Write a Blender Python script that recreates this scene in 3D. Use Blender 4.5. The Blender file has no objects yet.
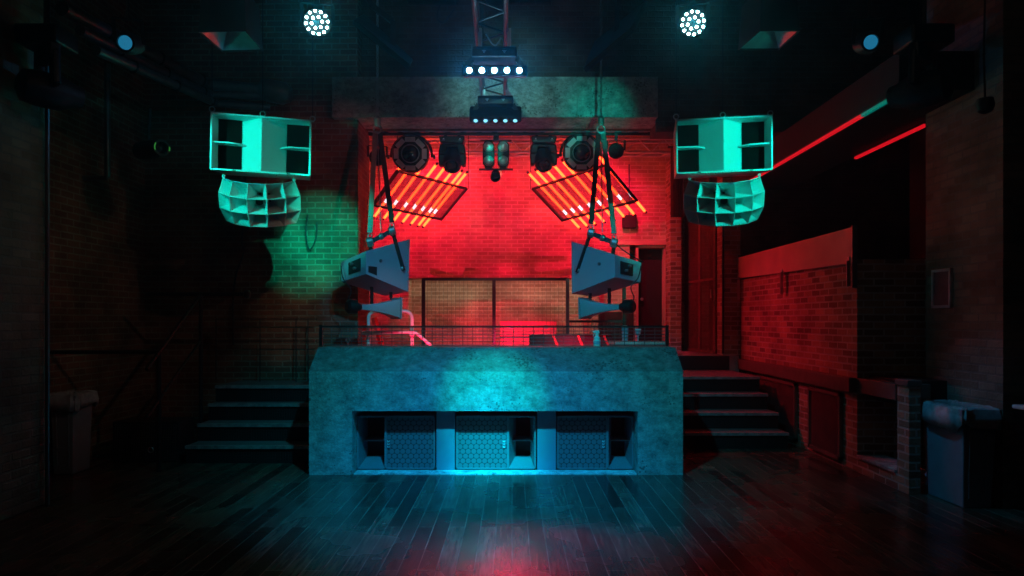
import bpy, bmesh, math, random
from mathutils import Vector, Matrix
random.seed(7)
V = Vector
F = 683.0
CAMZ = 1.65
C = bpy.context.scene.collection
PI = math.pi


def P(px, py, Y):
    """a point of the room, at depth Y, seen at that place of the photograph"""
    return V(((px - 512) * Y / F, Y, CAMZ + (320 - py) * Y / F))


# ------------------------------------------------------------------ materials
def nodes(m):
    m.use_nodes = True
    t = m.node_tree
    return t, t.nodes, t.links, t.nodes['Principled BSDF']


def mat(name, col, rough=.5, metal=0., var=.18, scale=9., spec=.5, bump=0., emit=None, estr=0.):
    m = bpy.data.materials.new(name)
    t, N, L, b = nodes(m)
    g = N.new('ShaderNodeNewGeometry')
    n = N.new('ShaderNodeTexNoise'); n.inputs['Scale'].default_value = scale; n.inputs['Detail'].default_value = 5
    L.new(g.outputs['Position'], n.inputs['Vector'])
    r = N.new('ShaderNodeValToRGB')
    r.color_ramp.elements[0].position = .3; r.color_ramp.elements[1].position = .7
    r.color_ramp.elements[0].color = (*[c * (1 - var) for c in col], 1)
    r.color_ramp.elements[1].color = (*[min(1, c * (1 + var)) for c in col], 1)
    L.new(n.outputs['Fac'], r.inputs['Fac']); L.new(r.outputs['Color'], b.inputs['Base Color'])
    b.inputs['Roughness'].default_value = rough; b.inputs['Metallic'].default_value = metal
    b.inputs['Specular IOR Level'].default_value = spec
    if bump:
        bp = N.new('ShaderNodeBump'); bp.inputs['Strength'].default_value = bump; bp.inputs['Distance'].default_value = .01
        L.new(n.outputs['Fac'], bp.inputs['Height']); L.new(bp.outputs['Normal'], b.inputs['Normal'])
    if emit:
        b.inputs['Emission Color'].default_value = (*emit, 1); b.inputs['Emission Strength'].default_value = estr
    return m


def planar(N, L):
    """(u, z) coordinates along whichever way a wall faces, in metres"""
    g = N.new('ShaderNodeNewGeometry')
    sp = N.new('ShaderNodeSeparateXYZ'); L.new(g.outputs['Position'], sp.inputs[0])
    sn = N.new('ShaderNodeSeparateXYZ'); L.new(g.outputs['True Normal'], sn.inputs[0])
    a = N.new('ShaderNodeMath'); a.operation = 'ABSOLUTE'; L.new(sn.outputs['X'], a.inputs[0])
    c = N.new('ShaderNodeMath'); c.operation = 'GREATER_THAN'; c.inputs[1].default_value = .6; L.new(a.outputs[0], c.inputs[0])
    mx = N.new('ShaderNodeMix'); mx.data_type = 'FLOAT'
    L.new(c.outputs[0], mx.inputs['Factor']); L.new(sp.outputs['X'], mx.inputs['A']); L.new(sp.outputs['Y'], mx.inputs['B'])
    cb = N.new('ShaderNodeCombineXYZ'); L.new(mx.outputs['Result'], cb.inputs['X']); L.new(sp.outputs['Z'], cb.inputs['Y'])
    return g, cb


def brick(name, c1, c2, mortar, dark=.4, bw=.225, rh=.078, ms=.011, rough=.85):
    m = bpy.data.materials.new(name)
    t, N, L, b = nodes(m)
    g, cb = planar(N, L)
    nz = N.new('ShaderNodeTexNoise'); nz.inputs['Scale'].default_value = 6; nz.inputs['Detail'].default_value = 4
    L.new(g.outputs['Position'], nz.inputs['Vector'])
    wv = N.new('ShaderNodeVectorMath'); wv.operation = 'SCALE'; wv.inputs['Scale'].default_value = .012
    L.new(nz.outputs['Color'], wv.inputs[0])
    ad = N.new('ShaderNodeVectorMath'); ad.operation = 'ADD'
    L.new(cb.outputs[0], ad.inputs[0]); L.new(wv.outputs[0], ad.inputs[1])
    br = N.new('ShaderNodeTexBrick')
    br.inputs['Scale'].default_value = 1; br.inputs['Brick Width'].default_value = bw
    br.inputs['Row Height'].default_value = rh; br.inputs['Mortar Size'].default_value = ms
    br.inputs['Mortar Smooth'].default_value = .3; br.inputs['Bias'].default_value = -.1
    br.inputs['Color1'].default_value = (*c1, 1); br.inputs['Color2'].default_value = (*c2, 1)
    br.inputs['Mortar'].default_value = (*mortar, 1)
    L.new(ad.outputs[0], br.inputs['Vector'])
    n2 = N.new('ShaderNodeTexNoise'); n2.inputs['Scale'].default_value = 2.2; n2.inputs['Detail'].default_value = 7
    L.new(g.outputs['Position'], n2.inputs['Vector'])
    rp = N.new('ShaderNodeValToRGB')
    rp.color_ramp.elements[0].position = .3; rp.color_ramp.elements[1].position = .72
    rp.color_ramp.elements[0].color = (dark, dark, dark, 1); rp.color_ramp.elements[1].color = (1.1, 1.1, 1.1, 1)
    L.new(n2.outputs['Fac'], rp.inputs['Fac'])
    mu = N.new('ShaderNodeMix'); mu.data_type = 'RGBA'; mu.blend_type = 'MULTIPLY'; mu.inputs['Factor'].default_value = 1
    L.new(br.outputs['Color'], mu.inputs['A']); L.new(rp.outputs['Color'], mu.inputs['B'])
    L.new(mu.outputs['Result'], b.inputs['Base Color'])
    b.inputs['Roughness'].default_value = rough; b.inputs['Specular IOR Level'].default_value = .25
    # height: bricks proud of mortar, rough faces
    hm = N.new('ShaderNodeMath'); hm.operation = 'MULTIPLY_ADD'; hm.inputs[1].default_value = -1.; 
    L.new(br.outputs['Fac'], hm.inputs[0])
    n3 = N.new('ShaderNodeTexNoise'); n3.inputs['Scale'].default_value = 30; n3.inputs['Detail'].default_value = 4
    L.new(g.outputs['Position'], n3.inputs['Vector']); L.new(n3.outputs['Fac'], hm.inputs[2])
    bp = N.new('ShaderNodeBump'); bp.inputs['Strength'].default_value = .7; bp.inputs['Distance'].default_value = .012
    L.new(hm.outputs[0], bp.inputs['Height']); L.new(bp.outputs['Normal'], b.inputs['Normal'])
    return m


def wood_floor(name):
    m = bpy.data.materials.new(name)
    t, N, L, b = nodes(m)
    g = N.new('ShaderNodeNewGeometry')
    sp = N.new('ShaderNodeSeparateXYZ'); L.new(g.outputs['Position'], sp.inputs[0])
    cb = N.new('ShaderNodeCombineXYZ'); L.new(sp.outputs['Y'], cb.inputs['X']); L.new(sp.outputs['X'], cb.inputs['Y'])
    br = N.new('ShaderNodeTexBrick')
    br.inputs['Scale'].default_value = 1; br.inputs['Brick Width'].default_value = 1.5; br.inputs['Row Height'].default_value = .125
    br.inputs['Mortar Size'].default_value = .004; br.inputs['Mortar Smooth'].default_value = .2; br.offset = .37
    br.inputs['Color1'].default_value = (.16, .10, .07, 1); br.inputs['Color2'].default_value = (.03, .022, .018, 1)
    br.inputs['Mortar'].default_value = (.21, .16, .12, 1)
    L.new(cb.outputs[0], br.inputs['Vector'])
    mp = N.new('ShaderNodeMapping'); mp.inputs['Scale'].default_value = (14, 1.2, 1); L.new(g.outputs['Position'], mp.inputs['Vector'])
    gr = N.new('ShaderNodeTexNoise'); gr.inputs['Scale'].default_value = 3; gr.inputs['Detail'].default_value = 8
    L.new(mp.outputs[0], gr.inputs['Vector'])
    rp = N.new('ShaderNodeValToRGB'); rp.color_ramp.elements[0].position = .3; rp.color_ramp.elements[1].position = .75
    rp.color_ramp.elements[0].color = (.45, .45, .45, 1); rp.color_ramp.elements[1].color = (1.5, 1.5, 1.5, 1)
    L.new(gr.outputs['Fac'], rp.inputs['Fac'])
    mu = N.new('ShaderNodeMix'); mu.data_type = 'RGBA'; mu.blend_type = 'MULTIPLY'; mu.inputs['Factor'].default_value = 1
    L.new(br.outputs['Color'], mu.inputs['A']); L.new(rp.outputs['Color'], mu.inputs['B'])
    L.new(mu.outputs['Result'], b.inputs['Base Color'])
    ws = N.new('ShaderNodeTexNoise'); ws.inputs['Scale'].default_value = 1.1; ws.inputs['Detail'].default_value = 3
    L.new(g.outputs['Position'], ws.inputs['Vector'])
    mr = N.new('ShaderNodeMapRange'); mr.inputs['From Min'].default_value = .3; mr.inputs['From Max'].default_value = .7
    mr.inputs['To Min'].default_value = .15; mr.inputs['To Max'].default_value = .36
    L.new(ws.outputs['Fac'], mr.inputs['Value']); L.new(mr.outputs[0], b.inputs['Roughness'])
    b.inputs['Specular IOR Level'].default_value = .45
    hm = N.new('ShaderNodeMath'); hm.operation = 'MULTIPLY_ADD'; hm.inputs[1].default_value = -1.5
    L.new(br.outputs['Fac'], hm.inputs[0]); L.new(gr.outputs['Fac'], hm.inputs[2])
    bp = N.new('ShaderNodeBump'); bp.inputs['Strength'].default_value = .35; bp.inputs['Distance'].default_value = .004
    L.new(hm.outputs[0], bp.inputs['Height']); L.new(bp.outputs['Normal'], b.inputs['Normal'])
    return m


def concrete(name, base=(.34, .34, .33)):
    m = bpy.data.materials.new(name)
    t, N, L, b = nodes(m)
    g = N.new('ShaderNodeNewGeometry')
    mp = N.new('ShaderNodeMapping'); mp.inputs['Scale'].default_value = (1, 1, 1.35); L.new(g.outputs['Position'], mp.inputs['Vector'])
    n1 = N.new('ShaderNodeTexNoise'); n1.inputs['Scale'].default_value = 7.5; n1.inputs['Detail'].default_value = 14; n1.inputs['Roughness'].default_value = .82
    L.new(mp.outputs[0], n1.inputs['Vector'])
    rp = N.new('ShaderNodeValToRGB')
    e = rp.color_ramp.elements
    e[0].position = .36; e[0].color = (*[c * .42 for c in base], 1)
    e[1].position = .64; e[1].color = (*[c * 1.75 for c in base], 1)
    k = e.new(.5); k.color = (*base, 1)
    L.new(n1.outputs['Fac'], rp.inputs['Fac'])
    vo = N.new('ShaderNodeTexVoronoi'); vo.inputs['Scale'].default_value = 26; vo.inputs['Randomness'].default_value = 1
    L.new(g.outputs['Position'], vo.inputs['Vector'])
    n2 = N.new('ShaderNodeTexNoise'); n2.inputs['Scale'].default_value = 3.1; L.new(g.outputs['Position'], n2.inputs['Vector'])
    th = N.new('ShaderNodeMapRange'); th.inputs['From Min'].default_value = .45; th.inputs['From Max'].default_value = .75
    th.inputs['To Min'].default_value = .0; th.inputs['To Max'].default_value = .5
    L.new(n2.outputs['Fac'], th.inputs['Value'])
    lt = N.new('ShaderNodeMath'); lt.operation = 'LESS_THAN'; L.new(vo.outputs['Distance'], lt.inputs[0]); L.new(th.outputs[0], lt.inputs[1])
    mx = N.new('ShaderNodeMix'); mx.data_type = 'RGBA'; mx.inputs['B'].default_value = (*[c * .3 for c in base], 1)
    sc = N.new('ShaderNodeMath'); sc.operation = 'MULTIPLY'; sc.inputs[1].default_value = .75; L.new(lt.outputs[0], sc.inputs[0])
    L.new(sc.outputs[0], mx.inputs['Factor']); L.new(rp.outputs['Color'], mx.inputs['A'])
    L.new(mx.outputs['Result'], b.inputs['Base Color'])
    b.inputs['Roughness'].default_value = .8; b.inputs['Specular IOR Level'].default_value = .3
    n4 = N.new('ShaderNodeTexNoise'); n4.inputs['Scale'].default_value = 45; n4.inputs['Detail'].default_value = 5
    L.new(g.outputs['Position'], n4.inputs['Vector'])
    hm = N.new('ShaderNodeMath'); hm.operation = 'MULTIPLY_ADD'; hm.inputs[1].default_value = -.8
    L.new(lt.outputs[0], hm.inputs[0]); L.new(n4.outputs['Fac'], hm.inputs[2])
    bp = N.new('ShaderNodeBump'); bp.inputs['Strength'].default_value = .9; bp.inputs['Distance'].default_value = .012
    L.new(hm.outputs[0], bp.inputs['Height']); L.new(bp.outputs['Normal'], b.inputs['Normal'])
    return m


def hexmat(name, col, gap, s=.060, r=.455):
    """steel sheet pressed with a honeycomb of round cells"""
    m = bpy.data.materials.new(name)
    t, N, L, b = nodes(m)
    g, cb = planar(N, L)
    ds = []
    for off in (0., .5):
        v = N.new('ShaderNodeVectorMath'); v.operation = 'DIVIDE'; v.inputs[1].default_value = (s, s * 1.732, 1)
        L.new(cb.outputs[0], v.inputs[0])
        a = N.new('ShaderNodeVectorMath'); a.operation = 'ADD'; a.inputs[1].default_value = (off, off, 0); L.new(v.outputs[0], a.inputs[0])
        f = N.new('ShaderNodeVectorMath'); f.operation = 'FRACTION'; L.new(a.outputs[0], f.inputs[0])
        sb = N.new('ShaderNodeVectorMath'); sb.operation = 'SUBTRACT'; sb.inputs[1].default_value = (.5, .5, 0); L.new(f.outputs[0], sb.inputs[0])
        ml = N.new('ShaderNodeVectorMath'); ml.operation = 'MULTIPLY'; ml.inputs[1].default_value = (1, 1.732, 0); L.new(sb.outputs[0], ml.inputs[0])
        ln = N.new('ShaderNodeVectorMath'); ln.operation = 'LENGTH'; L.new(ml.outputs[0], ln.inputs[0])
        ds.append(ln)
    mn = N.new('ShaderNodeMath'); mn.operation = 'MINIMUM'; L.new(ds[0].outputs['Value'], mn.inputs[0]); L.new(ds[1].outputs['Value'], mn.inputs[1])
    ss = N.new('ShaderNodeMapRange'); ss.inputs['From Min'].default_value = r - .04; ss.inputs['From Max'].default_value = r + .04
    L.new(mn.outputs[0], ss.inputs['Value'])
    mx = N.new('ShaderNodeMix'); mx.data_type = 'RGBA'; mx.inputs['A'].default_value = (*col, 1); mx.inputs['B'].default_value = (*gap, 1)
    L.new(ss.outputs[0], mx.inputs['Factor']); L.new(mx.outputs['Result'], b.inputs['Base Color'])
    b.inputs['Roughness'].default_value = .55
    iv = N.new('ShaderNodeMath'); iv.operation = 'SUBTRACT'; iv.inputs[0].default_value = 1; L.new(ss.outputs[0], iv.inputs[1])
    bp = N.new('ShaderNodeBump'); bp.inputs['Strength'].default_value = .5; bp.inputs['Distance'].default_value = .006
    L.new(iv.outputs[0], bp.inputs['Height']); L.new(bp.outputs['Normal'], b.inputs['Normal'])
    return m


def emis(name, col, s):
    m = bpy.data.materials.new(name)
    t, N, L, b = nodes(m)
    b.inputs['Base Color'].default_value = (.05, .05, .05, 1)
    g = N.new('ShaderNodeNewGeometry')
    n = N.new('ShaderNodeTexNoise'); n.inputs['Scale'].default_value = 40; L.new(g.outputs['Position'], n.inputs['Vector'])
    r = N.new('ShaderNodeMapRange'); r.inputs['To Min'].default_value = s * .9; r.inputs['To Max'].default_value = s * 1.1
    L.new(n.outputs['Fac'], r.inputs['Value']); L.new(r.outputs[0], b.inputs['Emission Strength'])
    b.inputs['Emission Color'].default_value = (*col, 1)
    return m


M = {}
M['floor'] = wood_floor('worn floorboards')
M['stage'] = mat('painted stage boards', (.30, .26, .25), .55, var=.3, scale=4)
M['brick_left'] = brick('red brown brick', (.30, .135, .085), (.19, .085, .06), (.30, .24, .18))
M['brick_tan'] = brick('tan brick', (.62, .46, .32), (.46, .31, .2), (.74, .62, .48), dark=.55, rh=.074)
M['brick_grey'] = brick('old grey brick', (.33, .27, .21), (.20, .15, .115), (.24, .22, .19), dark=.5)
M['brick_right'] = brick('mottled brick', (.52, .28, .18), (.17, .09, .065), (.52, .42, .36), dark=.62)
M['brick_dark'] = brick('dark brown brick', (.16, .09, .07), (.10, .06, .05), (.14, .11, .09))  # darker brick tones for the upper and far walls
M['concrete'] = concrete('raw concrete')
M['sill_lit'] = concrete('lit sill concrete', (.62, .62, .61))  # paler than the counter: strong lamplight put into the colour
M['coping'] = concrete('darker chamfer concrete', (.17, .175, .18))
M['beamgrey'] = concrete('grey painted beam', (.36, .36, .34))
M['black'] = mat('black paint', (.018, .018, .02), .55, bump=.1)
M['blackmetal'] = mat('black powder coat', (.022, .022, .025), .42, .3)
M['darkwall'] = mat('black painted wall', (.02, .018, .018), .8)
M['steel'] = mat('galvanised steel', (.45, .46, .46), .38, .9)
M['alu'] = mat('aluminium tube', (.6, .61, .62), .34, .85)
M['greycoat'] = mat('light grey speaker paint', (.60, .61, .61), .5, bump=.12, scale=90, var=.06)
M['moncoat'] = mat('blue grey monitor paint', (.33, .36, .42), .5, bump=.12, scale=90, var=.06)
M['hornin'] = mat('dark throat', (.03, .03, .032), .7)
M['hex'] = hexmat('honeycomb grille steel', (.17, .175, .19), (.03, .03, .033))
M['subwood'] = mat('painted cabinet wood', (.22, .23, .25), .5, var=.08, scale=30)
M['pier'] = mat('smooth painted board', (.22, .26, .33), .6, var=.1, scale=5)
M['throat_shade'] = mat('throat shade black', (.004, .004, .004), 1., spec=.05)
M['lens'] = mat('dark glass lens', (.02, .03, .035), .08, 0, spec=.9)
M['ring'] = mat('frosted grey panel', (.72, .66, .68), .5)
M['tealbulb'] = mat('frosted lamp reflector', (.6, .68, .64), .25, .3)
M['strap_green'] = mat('grey webbing strap', (.20, .22, .21), .8)
M['strap_black'] = mat('black webbing strap', (.03, .03, .035), .8)
M['pvc'] = mat('white plastic pipe', (.9, .86, .85), .35, var=.06)
M['white'] = mat('white plastic', (.8, .8, .8), .4, var=.05)
M['blueplast'] = mat('pale blue plastic', (.35, .45, .58), .35)
M['binblue'] = mat('grey blue bin plastic', (.22, .27, .32), .5, var=.08)
M['bag'] = mat('clear bin bag film', (.42, .44, .47), .22, var=.25, scale=14, bump=.5)
M['redpanel'] = mat('red painted case', (.9, .24, .26), .5)
M['board'] = mat('painted plywood', (.55, .30, .26), .5, var=.12, scale=3)
M['timber'] = mat('dark stained beam', (.13, .08, .065), .5, bump=.3)
M['tube'] = emis('amber red pixel tube', (1., .038, .0065), 15.)
M['sparkle'] = emis('white sparkle glow', (.85, .92, 1.), 3.5)
M['cap'] = mat('tube end cap', (.05, .05, .05), .5)
M['ledcyan'] = emis('cyan white led', (.42, 1., 1.), 45.)
M['ledblue'] = emis('blue white led', (.30, .72, 1.), 55.)
M['leddim'] = emis('dim blue led', (.25, .75, 1.), 1.3)
M['lensblue'] = emis('glowing blue lens', (.03, .40, .75), .36)
M['stripred'] = emis('red led strip', (1., .008, .02), .6)
M['stripteal'] = emis('teal led strip', (.0, .22, .17), .6)
M['greenled'] = emis('green indicator', (.1, .8, .1), .25)
M['poster'] = mat('dark maroon notice', (.16, .09, .11), .6)
M['frame'] = mat('pale frame moulding', (.60, .5, .52), .45)
M['curtain'] = mat('dark maroon drape', (.10, .02, .025), .9)
M['cagemetal'] = mat('maroon painted mesh', (.22, .06, .06), .6)
M['darkalu'] = mat('black anodised truss tube', (.10, .10, .105), .35, .7)
M['copper'] = mat('painted pipe', (.16, .17, .18), .35, .6)
M['door'] = mat('charcoal door paint', (.016, .013, .015), .8)
M['patch'] = mat('flaking cream paint', (.70, .60, .55), .7, var=.3, scale=5)
M['badge'] = mat('bright white badge', (.95, .96, .97), .35)
M['nosing'] = mat('worn metal nosing', (.34, .35, .36), .45, .5, var=.4, scale=14)
M['tread'] = mat('grey rubber tread', (.17, .16, .16), .6)
M['reflector'] = mat('faceted silver reflector', (.62, .63, .62), .28, .7)
M['redlabel'] = mat('red tape', (.7, .04, .05), .5)
M['mesh'] = mat('galvanised wire', (.11, .12, .125), .5, .5)


# ------------------------------------------------------------------ geometry helpers
class MB:
    def __init__(s):
        s.bm = bmesh.new()

    def _add(s, verts, faces, mx=None):
        vs = [s.bm.verts.new(mx @ V(v) if mx is not None else V(v)) for v in verts]
        for f in faces:
            try:
                s.bm.faces.new([vs[i] for i in f])
            except ValueError:
                pass
        return vs

    def hexa(s, p, mx=None):   # four bottom corners, four top corners
        s._add(p, [(3, 2, 1, 0), (4, 5, 6, 7), (0, 1, 5, 4), (1, 2, 6, 5), (2, 3, 7, 6), (3, 0, 4, 7)], mx)
        return s

    def box(s, a, b, mx=None):
        x0, y0, z0 = a; x1, y1, z1 = b
        return s.hexa([(x0, y0, z0), (x1, y0, z0), (x1, y1, z0), (x0, y1, z0), (x0, y0, z1), (x1, y0, z1), (x1, y1, z1), (x0, y1, z1)], mx)

    def cbox(s, c, d, mx=None):
        return s.box([c[i] - d[i] / 2 for i in range(3)], [c[i] + d[i] / 2 for i in range(3)], mx)

    def prism(s, poly, x0, x1, mx=None):   # poly in (y, z), pushed along x
        n = len(poly)
        vs = [(x0, y, z) for y, z in poly] + [(x1, y, z) for y, z in poly]
        fs = [tuple(range(n)), tuple(range(2 * n - 1, n - 1, -1))]
        fs += [(i, i + n, (i + 1) % n + n, (i + 1) % n) for i in range(n)]
        s._add(vs, fs, mx); return s

    def tube(s, pts, r, n=8, closed=False, mx=None, r1=None):
        pts = [V(p) for p in pts]; k = len(pts); rings = []
        up = None
        for i, p in enumerate(pts):
            a = pts[i - 1] if (i or closed) else p
            b = pts[(i + 1) % k] if (i < k - 1 or closed) else p
            t = (b - a).normalized()
            if up is None:
                up = t.orthogonal().normalized()
            x = (up - t * up.dot(t))
            x = x.normalized() if x.length > 1e-6 else t.orthogonal().normalized()
            up = x; y = t.cross(x)
            rr = r if r1 is None else r + (r1 - r) * i / (k - 1)
            rings.append([p + x * math.cos(2 * PI * j / n) * rr + y * math.sin(2 * PI * j / n) * rr for j in range(n)])
        vs = [q for g in rings for q in g]; fs = []
        for i in range(k if closed else k - 1):
            o, q = i * n, ((i + 1) % k) * n
            fs += [(o + j, o + (j + 1) % n, q + (j + 1) % n, q + j) for j in range(n)]
        if not closed:
            fs += [tuple(range(n - 1, -1, -1)), tuple((k - 1) * n + j for j in range(n))]
        s._add(vs, fs, mx); return s

    def bar(s, a, b, w, h=None, up=V((0, 0, 1)), mx=None):   # straight square bar
        a, b = V(a), V(b); h = h or w; t = (b - a).normalized()
        x = t.cross(up)
        x = x.normalized() if x.length > 1e-5 else t.orthogonal().normalized()
        y = x.cross(t)
        c = [(-w / 2, -h / 2), (w / 2, -h / 2), (w / 2, h / 2), (-w / 2, h / 2)]
        return s.hexa([a + x * u + y * v for u, v in c] + [b + x * u + y * v for u, v in c], mx)

    def lathe(s, prof, mx=None, n=24):   # (r, h) profile about local -Y (h = distance toward the front)
        vs = []; fs = []
        for r, h in prof:
            vs += [(r * math.cos(2 * PI * j / n), -h, r * math.sin(2 * PI * j / n)) for j in range(n)]
        k = len(prof)
        for i in range(k - 1):
            fs += [(i * n + j, i * n + (j + 1) % n, (i + 1) * n + (j + 1) % n, (i + 1) * n + j) for j in range(n)]
        fs += [tuple(range(n)), tuple((k - 1) * n + j for j in range(n - 1, -1, -1))]
        s._add(vs, fs, mx); return s

    def torus(s, c, R, r, mx=None, n=20, m=6, sx=1., sz=1., arc=(0, 2 * PI)):
        full = abs(arc[1] - arc[0] - 2 * PI) < 1e-6
        k = n if full else n + 1
        pts = [V(c) + V((R * sx * math.cos(arc[0] + (arc[1] - arc[0]) * i / n), 0, R * sz * math.sin(arc[0] + (arc[1] - arc[0]) * i / n))) for i in range(k)]
        return s.tube(pts, r, m, full, mx)

    def sheet(s, grid, th, mx=None):   # a grid of points given a thickness downwards along its normals (z by default)
        R, K = len(grid), len(grid[0])
        vs = [p for row in grid for p in row] + [(p[0], p[1], p[2] - th) for row in grid for p in row]
        o = R * K; fs = []
        for i in range(R - 1):
            for j in range(K - 1):
                a = i * K + j
                fs.append((a, a + 1, a + K + 1, a + K)); fs.append((o + a + K, o + a + K + 1, o + a + 1, o + a))
        s._add(vs, fs, mx); return s

    def build(s, name, m, parent=None, origin=None, smooth=False, bevel=0.):
        bm = s.bm
        bmesh.ops.recalc_face_normals(bm, faces=bm.faces[:])
        wl = V((0, 0, 0))
        if parent is not None:
            wl = parent['_w'] if False else WORLD[parent.name]
        elif origin is not None:
            wl = V(origin)
        else:
            xs = [v.co for v in bm.verts]
            wl = V(((min(c.x for c in xs) + max(c.x for c in xs)) / 2, (min(c.y for c in xs) + max(c.y for c in xs)) / 2, min(c.z for c in xs)))
        bmesh.ops.translate(bm, vec=-wl, verts=bm.verts[:])
        me = bpy.data.meshes.new(name)
        bm.to_mesh(me); bm.free()
        if smooth:
            for p in me.polygons:
                p.use_smooth = True
            me.set_sharp_from_angle(angle=math.radians(38))
        me.materials.append(M[m])
        o = bpy.data.objects.new(name, me); C.objects.link(o)
        if parent is not None:
            o.parent = parent
        else:
            o.location = wl
        WORLD[o.name] = wl
        if bevel:
            md = o.modifiers.new('edge', 'BEVEL'); md.width = bevel; md.segments = 2; md.limit_method = 'ANGLE'
        return o


WORLD = {}


def thing(name, label, cat, loc, group=None):
    o = bpy.data.objects.new(name, None); C.objects.link(o)
    o.location = loc; o.empty_display_size = .1
    WORLD[o.name] = V(loc)
    return tag(o, label, cat, group)


def tag(o, label, cat, group=None):
    o['label'] = label; o['category'] = cat
    if group:
        o['group'] = group
    return o


def struct(o):
    o['kind'] = 'structure'
    return o


def frame(loc, d, roll=0., up=(0, 0, 1)):
    """local -Y looks along d, local Z is up"""
    d = V(d).normalized(); y = -d; x = y.cross(V(up)).normalized(); z = x.cross(y)
    m = Matrix((x, y, z)).transposed().to_4x4()
    return Matrix.Translation(V(loc)) @ m @ Matrix.Rotation(roll, 4, 'Y')


def dup(root, loc, label=None):
    r = root.copy(); C.objects.link(r); r.location = loc
    if label:
        r['label'] = label
    for ch in list(root.children):
        c = ch.copy(); C.objects.link(c); c.parent = r
        for g in list(ch.children):
            d = g.copy(); C.objects.link(d); d.parent = c
    return r


def chain(name, a, b, label, group=None, link=.045, wire=.007):
    a, b = V(a), V(b); d = b - a; n = max(2, int(d.length / (link * .78)))
    t = d.normalized(); x = t.orthogonal().normalized(); y = t.cross(x)
    mb = MB()
    for i in range(n):
        c = a + d * (i + .5) / n
        u = x if i % 2 else y
        pts = [c + t * math.cos(q) * link * .5 + u * math.sin(q) * link * .3 for q in [2 * PI * k / 8 for k in range(8)]]
        mb.tube(pts, wire, 5, True)
    return tag(mb.build(name, 'steel', origin=b), label, 'chain', group)


def rope(name, pts, r, m, label, cat='cable', group=None, steps=6):
    pts = [V(p) for p in pts]; q = []
    for i in range(len(pts) - 1):
        p0 = pts[max(0, i - 1)]; p1 = pts[i]; p2 = pts[i + 1]; p3 = pts[min(len(pts) - 1, i + 2)]
        for k in range(steps):
            t = k / steps
            q.append(.5 * ((2 * p1) + (p2 - p0) * t + (2 * p0 - 5 * p1 + 4 * p2 - p3) * t * t + (3 * p1 - p0 - 3 * p2 + p3) * t ** 3))
    q.append(pts[-1])
    return tag(MB().tube(q, r, 6).build(name, m, smooth=True), label, cat, group)


# ------------------------------------------------------------------ the room
struct(MB().box((-7.5, -3, -.12), (8.2, 14, 0)).build('floor', 'floor'))
struct(MB().box((-7.5, -3, 6.25), (8.2, 14, 6.4)).build('ceiling', 'darkwall'))
fl = MB().box((-2.1, 8.3, .9), (1.83, 12.98, 1.07)).box((-3.3, 10.15, .9), (-2.1, 12.98, 1.07)).box((-2.1, 8.24, 0), (1.8, 8.3, 1.07)).box((1.83, 11.07, .9), (3.68, 12.98, 1.07)).box((1.83, 11.07, .0), (3.68, 11.12, .9))
struct(fl.build('floor_stage', 'stage'))
struct(MB().box((-7.3, 6.15, 0), (-5.05, 9.4, 6.25)).build('wall_left', 'brick_left'))
struct(MB().box((-7.3, -3, 0), (-4.2, 6.15, 6.25)).build('wall_left_near', 'brick_grey'))
struct(MB().box((-7.3, 9.4, 0), (-2.12, 10.15, 6.25)).build('wall_left_front', 'brick_left'))
# brick above the beam and beside the stage opening
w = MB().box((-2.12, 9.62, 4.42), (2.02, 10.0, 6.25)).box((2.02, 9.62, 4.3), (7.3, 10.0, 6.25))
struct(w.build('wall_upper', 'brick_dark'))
# stage back wall: upper face overhangs a recess whose head is at fence height
zc = CAMZ + (320 - 278) * 12.98 / F
xl, xr = P(408.5, 0, 12.98).x, P(592, 0, 12.98).x
dl, dr, dz = P(636, 0, 12.98).x, P(667, 0, 12.98).x, P(0, 245, 12.98).z
w = MB().box((-3.5, 12.98, zc), (dl - .12, 13.7, 6.25)).box((dl - .12, 12.98, dz), (dr, 13.7, 6.25)).box((dr, 12.98, 0), (4.2, 13.7, 6.25))
w.box((-3.5, 12.98, 0), (xl, 13.7, zc)).box((xr, 12.98, 0), (dl, 13.7, zc)).box((xl, 13.46, 0), (xr, 13.7, zc)).box((dl, 13.3, 0), (dr, 13.7, dz))
struct(w.build('wall_back', 'brick_tan'))
struct(MB().box((-3.6, 10.15, 0), (-3.3, 13.7, 6.25)).build('wall_stage_left', 'brick_tan'))
# low brick wall on the other side, its returns and the dark rooms past it
w = MB().box((3.75, 7.42, 0), (4.1, 11.2, 2.31)).box((4.1, 7.42, 0), (5.6, 7.72, 2.31))
struct(w.build('wall_right', 'brick_right'))
struct(MB().box((4.3, 5.98, 0), (5.6, 7.1, 6.25)).build('wall_right_near', 'brick_grey'))
struct(MB().box((3.75, 6.45, 0), (3.86, 6.65, 1.02)).box((3.75, 6.65, 0), (4.02, 7.42, .155)).build('wall_right_stub', 'brick_right'))
struct(MB().box((3.73, 6.44, 1.02), (3.87, 6.66, 1.08)).build('trim_1', 'timber', bevel=.008))
struct(MB().box((3.73, 6.66, .155), (4.04, 7.41, .19)).build('trim_2', 'concrete', bevel=.006))
struct(MB().box((5.6, -3, 0), (7.3, 9.62, 6.25)).build('wall_right_outer', 'darkwall'))
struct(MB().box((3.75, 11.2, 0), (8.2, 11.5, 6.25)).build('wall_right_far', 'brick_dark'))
px0, px1 = P(724, 0, 11.2).x, 3.75
struct(MB().box((3.46, 11.22, 1.07), (3.75, 11.52, 6.25)).build('wall_right_pier', 'brick_right'))
struct(MB().box((3.75, 11.5, 0), (4.2, 12.98, 6.25)).build('wall_stage_right', 'darkwall'))
struct(MB().box((-7.3, -3.2, 0), (7.3, -3, 6.25)).build('wall_front', 'darkwall'))
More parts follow.
